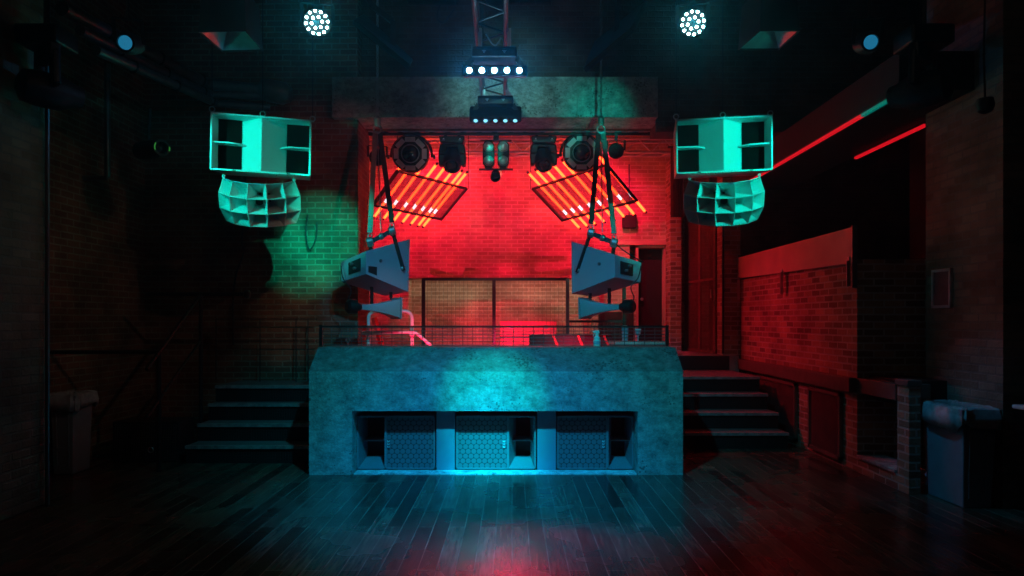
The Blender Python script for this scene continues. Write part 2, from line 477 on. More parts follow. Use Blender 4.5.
# concrete beam over the stage opening, cast in panels
zb, zt = 4.405, 4.955
w = MB()
xs = [-2.45] + [P(x, 0, 9.3).x for x in (353, 412, 487, 554, 577, 624)] + [P(658, 0, 9.3).x]
for i in range(len(xs) - 1):
    w.box((xs[i] + .006, 9.28, zb), (xs[i + 1] - .006, 9.6, zt))
w.box((-2.44, 9.3, zb + .01), (1.98, 9.62, zt - .01))
struct(w.build('trim_3', 'beamgrey'))
struct(MB().box((-2.45, 9.6, 4.41), (2.02, 9.85, 4.46)).build('trim_4', 'beamgrey'))
# ledge beam along the low wall
struct(MB().box((3.66, 7.42, .86), (3.75, 11.2, 1.02)).box((3.75, 6.68, .86), (4.1, 7.42, 1.02)).build('trim_5', 'timber', bevel=.008))
# balcony soffit with led strips, over the dark bar
struct(MB().box((3.6, 6.35, 3.79), (4.5, 11.2, 4.15)).build('trim_6', 'darkwall'))
# small service beam under the ceiling
struct(MB().box((-2.3, 8.9, 6.08), (-.7, 9.2, 6.25)).box((-.3, 8.9, 6.1), (.5, 9.2, 6.25)).build('trim_7', 'black'))
# door at the back of the stage
d = MB().box((dl + .04, 13.2, 1.07), (dr - .04, 13.26, dz - .06)).build('door_1', 'door'); struct(d)
j = MB().box((dl, 13.0, 1.07), (dl + .05, 13.2, dz)).box((dr - .05, 13.0, 1.07), (dr, 13.2, dz)).box((dl, 13.0, dz - .05), (dr, 13.2, dz))
j.build('door_frame', 'board', d)
MB().lathe([(.02, 0), (.02, .04), (.03, .05), (.03, .08), (.01, .085)], frame((dl + .14, 13.2, 2.05), (0, -1, 0)), 12).build('door_handle', 'steel', d)

# plywood board capping the low wall
t = thing('parapet_board', 'red-lit painted plywood board along the top of the low brick wall', 'panel', (3.72, 9.3, 2.31))
MB().hexa([(3.70, 7.44, 2.27), (3.745, 7.44, 2.27), (3.745, 11.19, 2.33), (3.70, 11.19, 2.33), (3.70, 7.44, 2.66), (3.745, 7.44, 2.66), (3.745, 11.19, 2.67), (3.70, 11.19, 2.67)]).build('board', 'board', t)
for y, a in ((7.5, 2.02), (9.35, 2.0), (11.12, 1.98)):
    b = MB().box((3.685, y - .03, a), (3.70, y + .03, 2.34)).box((3.66, y - .03, a), (3.685, y - .022, 2.3)).build('bracket', 'steel', t)
    MB().lathe([(.012, 0), (.012, .012)], frame((3.685, y, a + .06), (-1, 0, 0)), 8).lathe([(.012, 0), (.012, .012)], frame((3.685, y, a + .16), (-1, 0, 0)), 8).build('bolt', 'blackmetal', b)
MB().box((3.69, 7.405, 2.0), (3.745, 7.418, 2.68)).build('end_cap', 'copper', t)

# mesh vent panels set in the lower wall
def vent(y0, y1, z0, z1, lab):
    t = thing('vent_panel', lab, 'vent', (3.72, (y0 + y1) / 2, z0), 'mesh panels under the ledge')
    f = MB()
    for a, b in (((y0, z0), (y1, z0 + .04)), ((y0, z1 - .04), (y1, z1)), ((y0, z0), (y0 + .04, z1)), ((y1 - .04, z0), (y1, z1))):
        f.box((3.70, a[0], a[1]), (3.745, b[0], b[1]))
    f.build('panel_frame', 'timber', t)
    g = MB(); k = 0
    h = z1 - z0
    n = int((y1 - y0 + h) / .035)
    for i in range(n):
        for sgn in (1, -1):
            s0 = y0 - h + i * .035 if sgn > 0 else y0 + i * .035
            pts = []
            for zz in (z0, z1):
                yy = s0 + (zz - z0) * sgn
                pts.append((yy, zz))
            (ya, za), (yb, zb_) = pts
            # clip in y
            def clip(ya, za, yb, zb_):
                lo, hi = 0., 1.
                dy = yb - ya
                for bound, sg in ((y0 + .03, 1), (y1 - .03, -1)):
                    if abs(dy) < 1e-9: continue
                    tt = (bound - ya) / dy
                    if (dy > 0) == (sg > 0): lo = max(lo, tt)
                    else: hi = min(hi, tt)
                return lo, hi
            lo, hi = clip(ya, za, yb, zb_)
            if hi - lo > .05:
                A = (3.722, ya + (yb - ya) * lo, za + (zb_ - za) * lo); B = (3.722, ya + (yb - ya) * hi, za + (zb_ - za) * hi)
                g.bar(A, B, .005)
    g.build('wire_mesh', 'cagemetal', t)
    MB().box((3.738, y0 + .03, z0 + .03), (3.745, y1 - .03, z1 - .03)).build('backing', 'black', t)
vent(8.95, 10.4, .06, .82, 'dark mesh vent panel under the ledge, beside the red-lit stairs')
vent(7.72, 8.55, .06, .82, 'dark mesh vent panel under the ledge, between two brick piers past the stairs')

# ------------------------------------------------------------------ concrete counter with its recess
t = thing('concrete_counter', 'massive raw concrete counter with chamfered top and a long low recess', 'counter', (-.17, 7.7, 0))
b = MB()
ol = [(-2.161, 0), (-1.703, 0), (-1.703, .681), (1.341, .681), (1.341, 0), (1.82, 0), (1.82, 1.102), (-2.161, 1.102)]
n = len(ol)
b._add([(x, 7.27, z) for x, z in ol] + [(x, 8.22, z) for x, z in ol], [tuple(range(n)), tuple(range(2 * n - 1, n - 1, -1))] + [(i, (i + 1) % n, (i + 1) % n + n, i + n) for i in range(n)])
b.prism([(7.27, 1.102), (7.62, 1.338), (8.22, 1.338), (8.22, 1.102)], -2.161, 1.82).box((-1.703, 8.02, 0), (1.341, 8.2, .681))
b.build('counter_body', 'concrete', t)
MB().prism([(7.2705, 1.1025), (7.269, 1.1045), (7.618, 1.343), (8.222, 1.343), (8.222, 1.339), (7.62, 1.339)], -2.163, 1.822).build('coping', 'coping', t)  # thin separate layer, darker than the counter, over chamfer and top
MB().box((-1.69, 7.285, 0), (1.33, 7.46, .012)).build('sill', 'sill_lit', t)
for a, c in ((436.5, 455), (537.2, 556)):
    MB().box((P(a, 0, 7.48).x, 7.455, .012), (P(c, 0, 7.48).x, 7.95, .681)).build('pier', 'pier', t, bevel=.006)


def subcab(x0, x1, xb0, xb1, lab, badge_x):
    """grilled cabinet with an open horn bay between xb0 and xb1"""
    z0, z1, y0, y1 = .013, .60, 7.485, 8.0
    t = thing('subwoofer_cabinet', lab, 'speaker', ((x0 + x1) / 2, 7.75, z0), 'subwoofers in the concrete recess')
    e = .018
    s = MB().box((x0, y0, z0), (x0 + e, y1, z1)).box((x1 - e, y0, z0), (x1, y1, z1)).box((x0, y0, z0), (x1, y1, z0 + e)).box((x0, y0, z1 - e), (x1, y1, z1)).box((x0, y1 - e, z0), (x1, y1, z1))
    left_bay = xb0 < x0 + .2
    xm = xb1 if left_bay else xb0
    s.box((xm - .012, y0, z0), (xm + .012, y1, z1))
    s.build('cabinet', 'subwood', t, bevel=.003)
    gx0, gx1 = (xm + .014, x1 - e) if left_bay else (x0 + e, xm - .014)
    MB().box((gx0, y0 + .012, z0 + e), (gx1, y0 + .022, z1 - e)).build('grille', 'hex', t)
    bx0, bx1 = (x0 + e, xm - .012) if left_bay else (xm + .012, x1 - e)
    w = bx1 - bx0; a0, a1 = bx0 + w * .28, bx1 - w * .14
    if left_bay: a0, a1 = bx0 + w * .14, bx1 - w * .05
    za, zb_, yb = z0 + e + .075, z1 - e - .02, y0 + .3
    q = [(bx0, y0 + .01, z0 + e), (bx1, y0 + .01, z0 + e), (bx1, y0 + .01, z1 - e), (bx0, y0 + .01, z1 - e)]
    r = [(a0, yb, za), (a1, yb, za), (a1, yb, zb_), (a0, yb, zb_)]
    f = MB()
    for i in range(4):
        k = (i + 1) % 4
        off = [(0, -.01), (.01, 0), (0, .01), (-.01, 0)][i]
        o = lambda p: (p[0] + off[0], p[1], p[2] + off[1])
        f.hexa([q[i], q[k], r[k], r[i], o(q[i]), o(q[k]), o(r[k]), o(r[i])])
    f.build('horn_flare', 'subwood', t)
    MB().box((bx0 + w * .14, y0 + .13, .30), (bx1 - w * .05, yb + .1, .312)).build('shelf', 'subwood', t)
    MB().box((bx0, yb + .1, z0 + e), (bx1, yb + .11, z1 - e)).build('back_panel', 'hornin', t)
    bd = MB()
    for k in range(3):
        zz = .31 - k * .03
        bd.box((badge_x - .013, y0 - .002, zz), (badge_x + .013, y0 + .008, zz + .008)).box((badge_x - .013, y0 - .002, zz), (badge_x - .005, y0 + .008, zz + .019)).box((badge_x + .005, y0 - .002, zz), (badge_x + .013, y0 + .008, zz + .019))
    bd.build('badge', 'badge', t)


X = lambda px: P(px, 0, 7.485).x
subcab(-1.70, X(435), X(357), X(385.5), 'subwoofer in the counter recess whose open bay is at the handrail end', X(388.5))
subcab(X(456), X(536), X(508), X(535), 'brightly lit middle subwoofer between the two piers of the counter recess', X(504))
subcab(X(557), 1.335, X(607.5), X(635), 'subwoofer in the counter recess at the end nearer the bins and red-lit stairs', X(603.3))

# ------------------------------------------------------------------ stairs
def stairs(x0, x1, ys, yend, r, lab, th=.035):
    t = thing('stair_flight', lab, 'stairs', ((x0 + x1) / 2, ys[0], 0))
    for i, y in enumerate(ys):
        z = r * (i + 1); ye = ys[i + 1] if i + 1 < len(ys) else yend
        MB().box((x0, y + .03, z - r + (0 if i == 0 else .0)), (x1, y + .05, z - th)).build('riser', 'black', t)
        g = MB()
        for k in range(int((x1 - x0) / .03)):
            g.box((x0 + k * .03, y + .022, z - r + .015), (x0 + k * .03 + .006, y + .03, z - th - .01))
        for k in range(5):
            g.box((x0, y + .024, z - r + .02 + k * .032), (x1, y + .03, z - r + .026 + k * .032))
        g.build('riser_mesh', 'blackmetal', t)
        tr = MB().box((x0, y, z - th), (x1, ye + .05 if i + 1 < len(ys) else ye, z)).build('tread', 'tread', t, bevel=.005)
        MB().box((x0, y - .006, z - th), (x1, y + .05, z + .004)).build('nosing', 'nosing', tr, bevel=.003)
    s = MB().box((x1, ys[0] + .05, 0), (x1 + .02, ys[0] + .06, .15)) if False else MB()
    for i, y in enumerate(ys):
        ye = ys[i + 1] if i + 1 < len(ys) else yend
        s.box((x0 if x0 < -2 else x1 - .02, y + .05, 0), (x0 + .02 if x0 < -2 else x1, ye, r * (i + 1) - th))
    s.build('stringer', 'black', t)
    return t
stairs(-3.75, -2.18, (7.83, 8.13, 8.42, 8.62), 9.38, .205, 'dark stair flight beside the black pipe handrail, climbing to the brick wall')
stairs(1.84, 3.53, (8.70, 9.03, 9.41, 9.72), 11.045, .21, 'dark stair flight with red-lit landing, beside the low red brick wall')

# handrail by the first flight
t = thing('stair_handrail', 'black steel pipe handrail with sloping rails beside the dark stairs', 'handrail', (-3.8, 7.9, 0))
xh = -3.85
for y, z0, z1 in ((8.45, 0, 1.97), (7.45, 0, 1.31)):
    p = MB().tube([(xh, y, z0), (xh, y, z1)], .025, 10).build('post', 'blackmetal', t, smooth=True)
    MB().lathe([(.055, 0), (.055, .012), (.03, .02)], Matrix.Translation((xh, y, z0)) @ Matrix.Rotation(PI / 2, 4, 'X').inverted() @ Matrix.Rotation(PI, 4, 'X'), 12).build('foot_flange', 'blackmetal', p)
MB().tube([(-4.52, 8.45, 1.97), (-3.3, 8.45, 1.97)], .025, 10).build('top_rail', 'blackmetal', t, smooth=True)
MB().lathe([(.02, -.02), (.05, 0), (.055, .03), (.045, .05), (.02, .06)], frame((-3.3, 8.45, 1.97), (1, 0, 0)), 14).build('end_knob', 'blackmetal', t, smooth=True)
MB().tube([(xh, 8.45, 1.97), (xh, 7.45, 1.30), (xh, 7.2, 1.13)], .022, 10).build('sloping_rail', 'blackmetal', t, smooth=True)
MB().tube([(xh, 8.45, 1.40), (xh, 7.45, .78), (xh, 7.2, .62)], .018, 10).build('middle_rail', 'blackmetal', t, smooth=True)
MB().tube([(-5.03, 7.45, 1.30), (xh, 7.45, 1.30)], .022, 10).build('cross_rail', 'blackmetal', t, smooth=True)

# mesh-fronted floor box left of the stairs
t = thing('mesh_front_box', 'low black box with expanded mesh front on the floor beside the handrail', 'box', (-4.35, 8.0, 0))
MB().box((-4.62, 7.9, 0), (-3.86, 8.3, .47)).build('housing', 'black', t, bevel=.006)
g = MB()
for k in range(26):
    g.bar((-4.6 + k * .028, 7.893, .03), (-4.6 + k * .028 + .02, 7.893, .45), .004)
for k in range(15):
    g.box((-4.6, 7.89, .03 + k * .029), (-3.88, 7.894, .034 + k * .029))
g.build('wire_mesh', 'mesh', t)
MB().torus((-4.17, 7.88, .15), .03, .008).build('ring_pull', 'steel', t, smooth=True)


# ------------------------------------------------------------------ bins
def bin_(loc, yaw, L, W, H, lab, bag=True):
    t = thing('rubbish_bin', lab, 'bin', loc)
    mx = Matrix.Translation(loc) @ Matrix.Rotation(yaw, 4, 'Z')
    l0, w0, l1, w1 = L / 2 * .86, W / 2 * .84, L / 2, W / 2
    b = MB()
    o = [(-w0, -l0, 0), (w0, -l0, 0), (w0, l0, 0), (-w0, l0, 0), (-w1, -l1, H), (w1, -l1, H), (w1, l1, H), (-w1, l1, H)]
    e = .018
    i = [(-w0 + e, -l0 + e, .03), (w0 - e, -l0 + e, .03), (w0 - e, l0 - e, .03), (-w0 + e, l0 - e, .03), (-w1 + e, -l1 + e, H), (w1 - e, -l1 + e, H), (w1 - e, l1 - e, H), (-w1 + e, l1 - e, H)]
    vs = o + i
    fs = [(3, 2, 1, 0), (8, 9, 10, 11)]
    for k in range(4):
        n = (k + 1) % 4
        fs += [(k, n, n + 4, k + 4), (8 + n, 8 + k, 12 + k, 12 + n), (4 + k, 4 + n, 12 + n, 12 + k)]
    b._add(vs, fs, mx); b.build('body', 'binblue', t, bevel=.012)
    # end handle recess panel and rim
    f = lambda x, z: (x * (w0 + (w1 - w0) * z / H) / w1, -(l0 + (l1 - l0) * z / H) - .006, z)
    p = MB()
    for (xa, za), (xb, zb_) in (((-.62, .10), (-.5, .80)), ((.5, .10), (.62, .80)), ((-.62, .78), (.62, .84)), ((-.62, .3), (.62, .34))):
        A = [f(xa * w1, za * H), f(xb * w1, za * H), f(xb * w1, zb_ * H), f(xa * w1, zb_ * H)]
        B = [(q[0], q[1] + .012, q[2]) for q in A]
        p.hexa([A[0], A[1], B[1], B[0], A[3], A[2], B[2], B[3]], mx)
    p.build('end_rib', 'binblue', t)
    r = MB(); rw = .03
    for s_ in (-1, 1):
        r.box((s_ * (w1 + .012) - .014, -l1 - .026, H - .05), (s_ * (w1 + .012) + .014, l1 + .026, H + .01), mx)
        r.box((-w1 - .026, s_ * (l1 + .012) - .014, H - .05), (w1 + .026, s_ * (l1 + .012) + .014, H + .01), mx)
    r.build('rim', 'binblue', t, bevel=.008)
    if bag:
        # a bag folded out over the rim, hanging in uneven scallops
        g = MB(); n = 72; rings = []
        rnd = random.Random(4)
        per = [rnd.uniform(-1, 1) for _ in range(n)]
        for k, (out, z) in enumerate(((-.05, -.06), (-.035, .015), (.0, .028), (.04, .012), (.052, -.06), (.05, -.15))):
            ring = []
            for j in range(n):
                q = 2 * PI * j / n
                sx = abs(math.cos(q)) ** .35 * (1 if math.cos(q) > 0 else -1); sy = abs(math.sin(q)) ** .35 * (1 if math.sin(q) > 0 else -1)
                wob = .010 * math.sin(7 * q + k) + .007 * per[j]
                zz = H + z + (.028 * math.sin(3 * q + 1.0) + .02 * math.sin(5 * q)) * (k == 5) + .006 * per[(j + k * 5) % n]
                ring.append(((w1 + out + wob) * sx, (l1 + out + wob) * sy, zz))
            rings.append(ring)
        vs = [q for rg in rings for q in rg]
        fs = [(a * n + j, a * n + (j + 1) % n, (a + 1) * n + (j + 1) % n, (a + 1) * n + j) for a in range(5) for j in range(n)]
        g._add(vs, fs, mx)
        o = g.build('bin_bag', 'bag', t, smooth=True)
        sd = o.modifiers.new('thick', 'SOLIDIFY'); sd.thickness = .003
    return t
bin_((4.075, 6.24, 0), math.radians(1), .58, .30, .86, 'grey-blue slim rubbish bin with a clear bag folded over its rim, by the framed notice')
bin_((-4.80, 7.45, 0), math.radians(0), .34, .25, .84, 'dim narrow rubbish bin against the dark brick wall, near the handrail', True)

# things in the far corner past the low wall
t = thing('storage_tub', 'small translucent plastic tub standing in the brick alcove', 'box', (4.16, 6.95, .19))
b = MB(); b.hexa([(4.06, 6.85, 0), (4.24, 6.85, 0), (4.24, 7.05, 0), (4.06, 7.05, 0), (4.05, 6.84, .26), (4.25, 6.84, .26), (4.25, 7.06, .26), (4.05, 7.06, .26)])
b.build('tub', 'blueplast', t, bevel=.008)
MB().box((4.04, 6.83, .26), (4.26, 7.07, .285)).build('lid', 'blueplast', t, bevel=.006)
t.location = (4.16, 6.95, 0)
WORLD[t.name] = V((4.16, 6.95, 0))
# framed notice on the near wall
t = thing('framed_notice', 'small dark notice in a pale frame on the brick wall above the bin', 'picture', (4.29, 6.66, 1.75))
y0, y1 = 4.3 * F / (953 - 512), 4.3 * F / (934 - 512)
z0, z1 = CAMZ + 12 * 6.8 / F, CAMZ + 51 * 6.8 / F
f = MB(); e = .028
f.box((4.27, y0, z0), (4.3, y1, z0 + e)).box((4.27, y0, z1 - e), (4.3, y1, z1)).box((4.27, y0, z0), (4.3, y0 + e, z1)).box((4.27, y1 - e, z0), (4.3, y1, z1))
f.build('picture_frame', 'frame', t, bevel=.004)
MB().box((4.285, y0 + e, z0 + e), (4.295, y1 - e, z1 - e)).build('notice', 'poster', t)
# pale counter edge at the border of the photograph
t = thing('side_table', 'pale-topped small table beyond the bin at the room edge', 'table', (4.95, 5.1, 0))
MB().box((4.24, 4.85, .90), (5.2, 5.8, .935)).build('table_top', 'white', t, bevel=.012)
for x in (4.45, 5.12):
    for y in (4.95, 5.7):
        MB().box((x - .02, y - .02, 0), (x + .02, y + .02, .90)).build('leg', 'blackmetal', t)

struct(MB().box((3.87, 6.75, .8), (4.3, 7.41, 1.05)).build('trim_9', 'darkwall'))
# led strips on the soffit
def strip(x, z, segs, lab):
    t = thing('led_strip', lab, 'led strip', (x, segs[0][0], z), 'led strips on the balcony soffit')
    y0 = min(a for a, b, m in segs); y1 = max(b for a, b, m in segs)
    MB().box((x - .025, y0, z + .02), (x + .025, y1, z + .035)).build('channel', 'blackmetal', t)
    for a, b, m in segs:
        MB().box((x - .02, a, z - .008), (x + .02, b, z + .02)).build('diffuser', m, t)
strip(3.62, 3.755, ((6.42, 7.05, 'stripteal'), (7.05, 10.9, 'stripred')), 'long led strip along the soffit edge, red fading to teal at its near end')
strip(4.48, 3.755, ((7.40, 8.35, 'stripred'), (8.37, 8.9, 'stripred')), 'shorter red led strip on the soffit, behind the near brick wall')


# ------------------------------------------------------------------ hung main speakers
def rect_frame(TL, TR, BR, BL):
    TL, TR, BR, BL = map(V, (TL, TR, BR, BL))
    c = (TL + TR + BR + BL) / 4
    x = ((TR + BR) - (TL + BL)).normalized(); z = ((TL + TR) - (BL + BR)); z = (z - x * z.dot(x)).normalized()
    y = z.cross(x)
    w = ((TR + BR) / 2 - (TL + BL) / 2).length; h = ((TL + TR) / 2 - (BL + BR) / 2).length
    m = Matrix((x, y, z)).transposed().to_4x4()
    return Matrix.Translation(c) @ m, w, h


def horn_bin(corners, lab, near_left):
    mx, w, h = rect_frame(*corners)
    t = thing('horn_bass_bin', lab, 'speaker', mx.translation - V((0, 0, h / 2)), 'hung bass bins')
    e, D = .02, .62
    x0, x1, z0, z1 = -w / 2, w / 2, -h / 2, h / 2
    # shell with walls that taper toward the back
    s = MB()
    s.hexa([(x0, 0, z0), (x0 + e, 0, z0), (x0 + e + .06, D, z0 + .03), (x0 + .06, D, z0 + .03), (x0, 0, z1), (x0 + e, 0, z1), (x0 + e + .06, D, z1 - .03), (x0 + .06, D, z1 - .03)], mx)
    s.hexa([(x1 - e, 0, z0), (x1, 0, z0), (x1 - .06, D, z0 + .03), (x1 - e - .06, D, z0 + .03), (x1 - e, 0, z1), (x1, 0, z1), (x1 - .06, D, z1 - .03), (x1 - e - .06, D, z1 - .03)], mx)
    s.hexa([(x0, 0, z0), (x1, 0, z0), (x1 - .06, D, z0 + .03), (x0 + .06, D, z0 + .03), (x0, 0, z0 + e), (x1, 0, z0 + e), (x1 - .06, D, z0 + e + .03), (x0 + .06, D, z0 + e + .03)], mx)
    s.hexa([(x0, 0, z1 - e), (x1, 0, z1 - e), (x1 - .06, D, z1 - e - .03), (x0 + .06, D, z1 - e - .03), (x0, 0, z1), (x1, 0, z1), (x1 - .06, D, z1 - .03), (x0 + .06, D, z1 - .03)], mx)
    s.box((x0 + .06, D - .02, z0 + .03), (x1 - .06, D, z1 - .03), mx)
    s.build('cabinet', 'greycoat', t, bevel=.003)
    # centre wedge with its ridge at the mouth, two faces falling back to the throats
    rx = .0
    d = MB(); zz0, zz1 = z0 + e, z1 - e
    bl, brr = -.23 * w, .23 * w
    d.hexa([(rx - .004, .015, zz0), (rx + .004, .015, zz0), (brr, .22, zz0), (bl, .22, zz0), (rx - .004, .015, zz1), (rx + .004, .015, zz1), (brr, .22, zz1), (bl, .22, zz1)], mx)
    d.build('centre_wedge', 'greycoat', t)
    for sx in (-1, 1):
        xa, xb = sorted((sx * .25 * w, sx * (w / 2 - e)))
        sh = MB()
        q = [(sx * .17 * w, .17), (sx * .27 * w, .05), (sx * (w / 2 - e), .03), (sx * (w / 2 - e - .02), .2), (sx * .24 * w, .2)]
        n = len(q); vs = [(a, b, -.008) for a, b in q] + [(a, b, .008) for a, b in q]
        sh._add(vs, [tuple(range(n)), tuple(range(2 * n - 1, n - 1, -1))] + [(i, (i + 1) % n, (i + 1) % n + n, i + n) for i in range(n)], mx)
        sh.build('throat_shelf', 'greycoat', t)
        MB().box((xa - (.02 * w if sx > 0 else 0), .205, z0 + e), (xb + (.02 * w if sx < 0 else 0), .215, z1 - e), mx).build('shade_sheet', 'throat_shade', t)  # black sheet set forward, the deep bay's shade put into its colour
    for x in (-.26, .28):
        MB().box((x * w - .018, -.003, z0 + .004), (x * w + .018, .004, z0 + .016), mx).build('hand_slot', 'hornin', t)
    # shackles on the top edge
    for k, (x, y) in enumerate(((x0 + .01, .03), (.0, .06), (x1 + .0, .1))):
        c = V((x, y, z1))
        MB().torus((x, y, z1 + .035), .028, .007, mx, 14, 6).cbox((x, y, z1 + .004), (.03, .02, .012), mx).build('shackle', 'steel', t)
    return t, mx, w, h


SL = ((-3.304, 7.482, 3.933), (-2.254, 7.682, 3.901), (-2.28, 7.718, 3.276), (-3.33, 7.518, 3.308))
SR = ((1.829, 7.631, 3.893), (2.877, 7.53, 3.916), (2.893, 7.569, 3.311), (1.845, 7.67, 3.288))
sl = horn_bin(SL, 'teal-lit double horn bass bin hung over the handrail stairs', True)
sr = horn_bin(SR, 'teal-lit double horn bass bin hung beside the red led strip', False)
for (t_, mx, w_, h_), side in ((sl, 'over the handrail stairs'), (sr, 'beside the red led strip')):
    for k, (x, nm) in enumerate(((-w_ / 2 + .01, 'outer'), (.0, 'middle'), (w_ / 2, 'far'))):
        p = mx @ V((x, (.03, .06, .1)[k], h_ / 2 + .066))
        which = 'first' if k == 0 else ('middle' if k == 1 else 'third')
        tag(MB().tube([p, p + V((0, 0, 6.25 - p.z))], .006, 6).build('hanging_wire', 'blackmetal'), 'thin steel wire, %s from the pipes wall, above the bass bin %s' % (which, side) if t_ is sl[0] else 'thin steel wire, %s from the stage, above the bass bin %s' % (which, side), 'wire', 'suspension wires of the bass bins')


def multicell(loc, aim, lab):
    """five by three flared cells on a curved front"""
    t = thing('multicell_horn', lab, 'speaker horn', V(loc) - V((0, 0, .25)), 'multicell horns')
    mx = frame(loc, aim)
    R = .52
    def pt(a, b, r):      # a azimuth, b elevation
        return V((r * math.sin(a) * math.cos(b * 1.15), -r * math.cos(a) * math.cos(b), r * math.sin(b) * 1.05))
    na, nb = 5, 3
    A = [(-1 + 2 * i / na) * math.radians(60) for i in range(na + 1)]
    B = [(-1 + 2 * j / nb) * math.radians(27) for j in range(nb + 1)]
    ox = V((0, .4, 0))
    for i in range(na):
        for j in range(nb):
            mb = MB()
            a0, a1, b0, b1 = A[i], A[i + 1], B[j], B[j + 1]
            ga, gb = .006, .006
            out = [pt(a0, b0, R), pt(a1, b0, R), pt(a1, b1, R), pt(a0, b1, R)]
            ac, bc = (a0 + a1) / 2, (b0 + b1) / 2
            inn = [pt(a0 + ga, b0 + gb, R), pt(a1 - ga, b0 + gb, R), pt(a1 - ga, b1 - gb, R), pt(a0 + ga, b1 - gb, R)]
            s = .26
            th = [pt(ac + (a0 - ac) * s, bc + (b0 - bc) * s, R - .27), pt(ac + (a1 - ac) * s, bc + (b0 - bc) * s, R - .27), pt(ac + (a1 - ac) * s, bc + (b1 - bc) * s, R - .27), pt(ac + (a0 - ac) * s, bc + (b1 - bc) * s, R - .27)]
            bk = [pt(ac + (p - ac) * .8, bc + (q - bc) * .8, R - .29) for p, q in ((a0, b0), (a1, b0), (a1, b1), (a0, b1))]
            vs = [v + ox for v in out + inn + th + bk]
            fs = []
            for k in range(4):
                n = (k + 1) % 4
                fs += [(k, n, 4 + n, 4 + k), (4 + k, 4 + n, 8 + n, 8 + k), (n, k, 12 + k, 12 + n)]
            fs += [(15, 14, 13, 12)]
            mb._add(vs, fs, mx)
            c = mb.build('cell', 'greycoat', t)
            q = MB(); q._add([v + ox for v in th], [(0, 1, 2, 3)], mx); q.build('cell_throat', 'hornin', c)
    MB().lathe([(.02, -.32), (.09, -.32), (.10, -.28), (.10, -.16), (.05, -.1), (.05, .0)], mx @ Matrix.Translation((0, .08, .02)), 18).build('driver', 'blackmetal', t, smooth=True)
    for sx in (-1, 1):
        p = pt(A[0 if sx < 0 else -1] * .96, B[-1], R) + ox
        MB().bar(p + V((0, .02, -.02)), p + V((0, .02, .012)), .018, mx=mx).torus(p + V((0, .02, .018)), .014, .006, mx, 12, 5).build('hanging_lug', 'greycoat', t)
    return t
hl = P(258.5, 204.5, 7.66); hr = P(724.5, 203.5, 7.66)
multicell(hl, V((.22, -1, -.45)), 'teal-lit multicell horn hung under the bass bin over the handrail stairs')
multicell(hr, V((-.22, -1, -.45)), 'teal-lit multicell horn hung under the bass bin beside the red led strip')


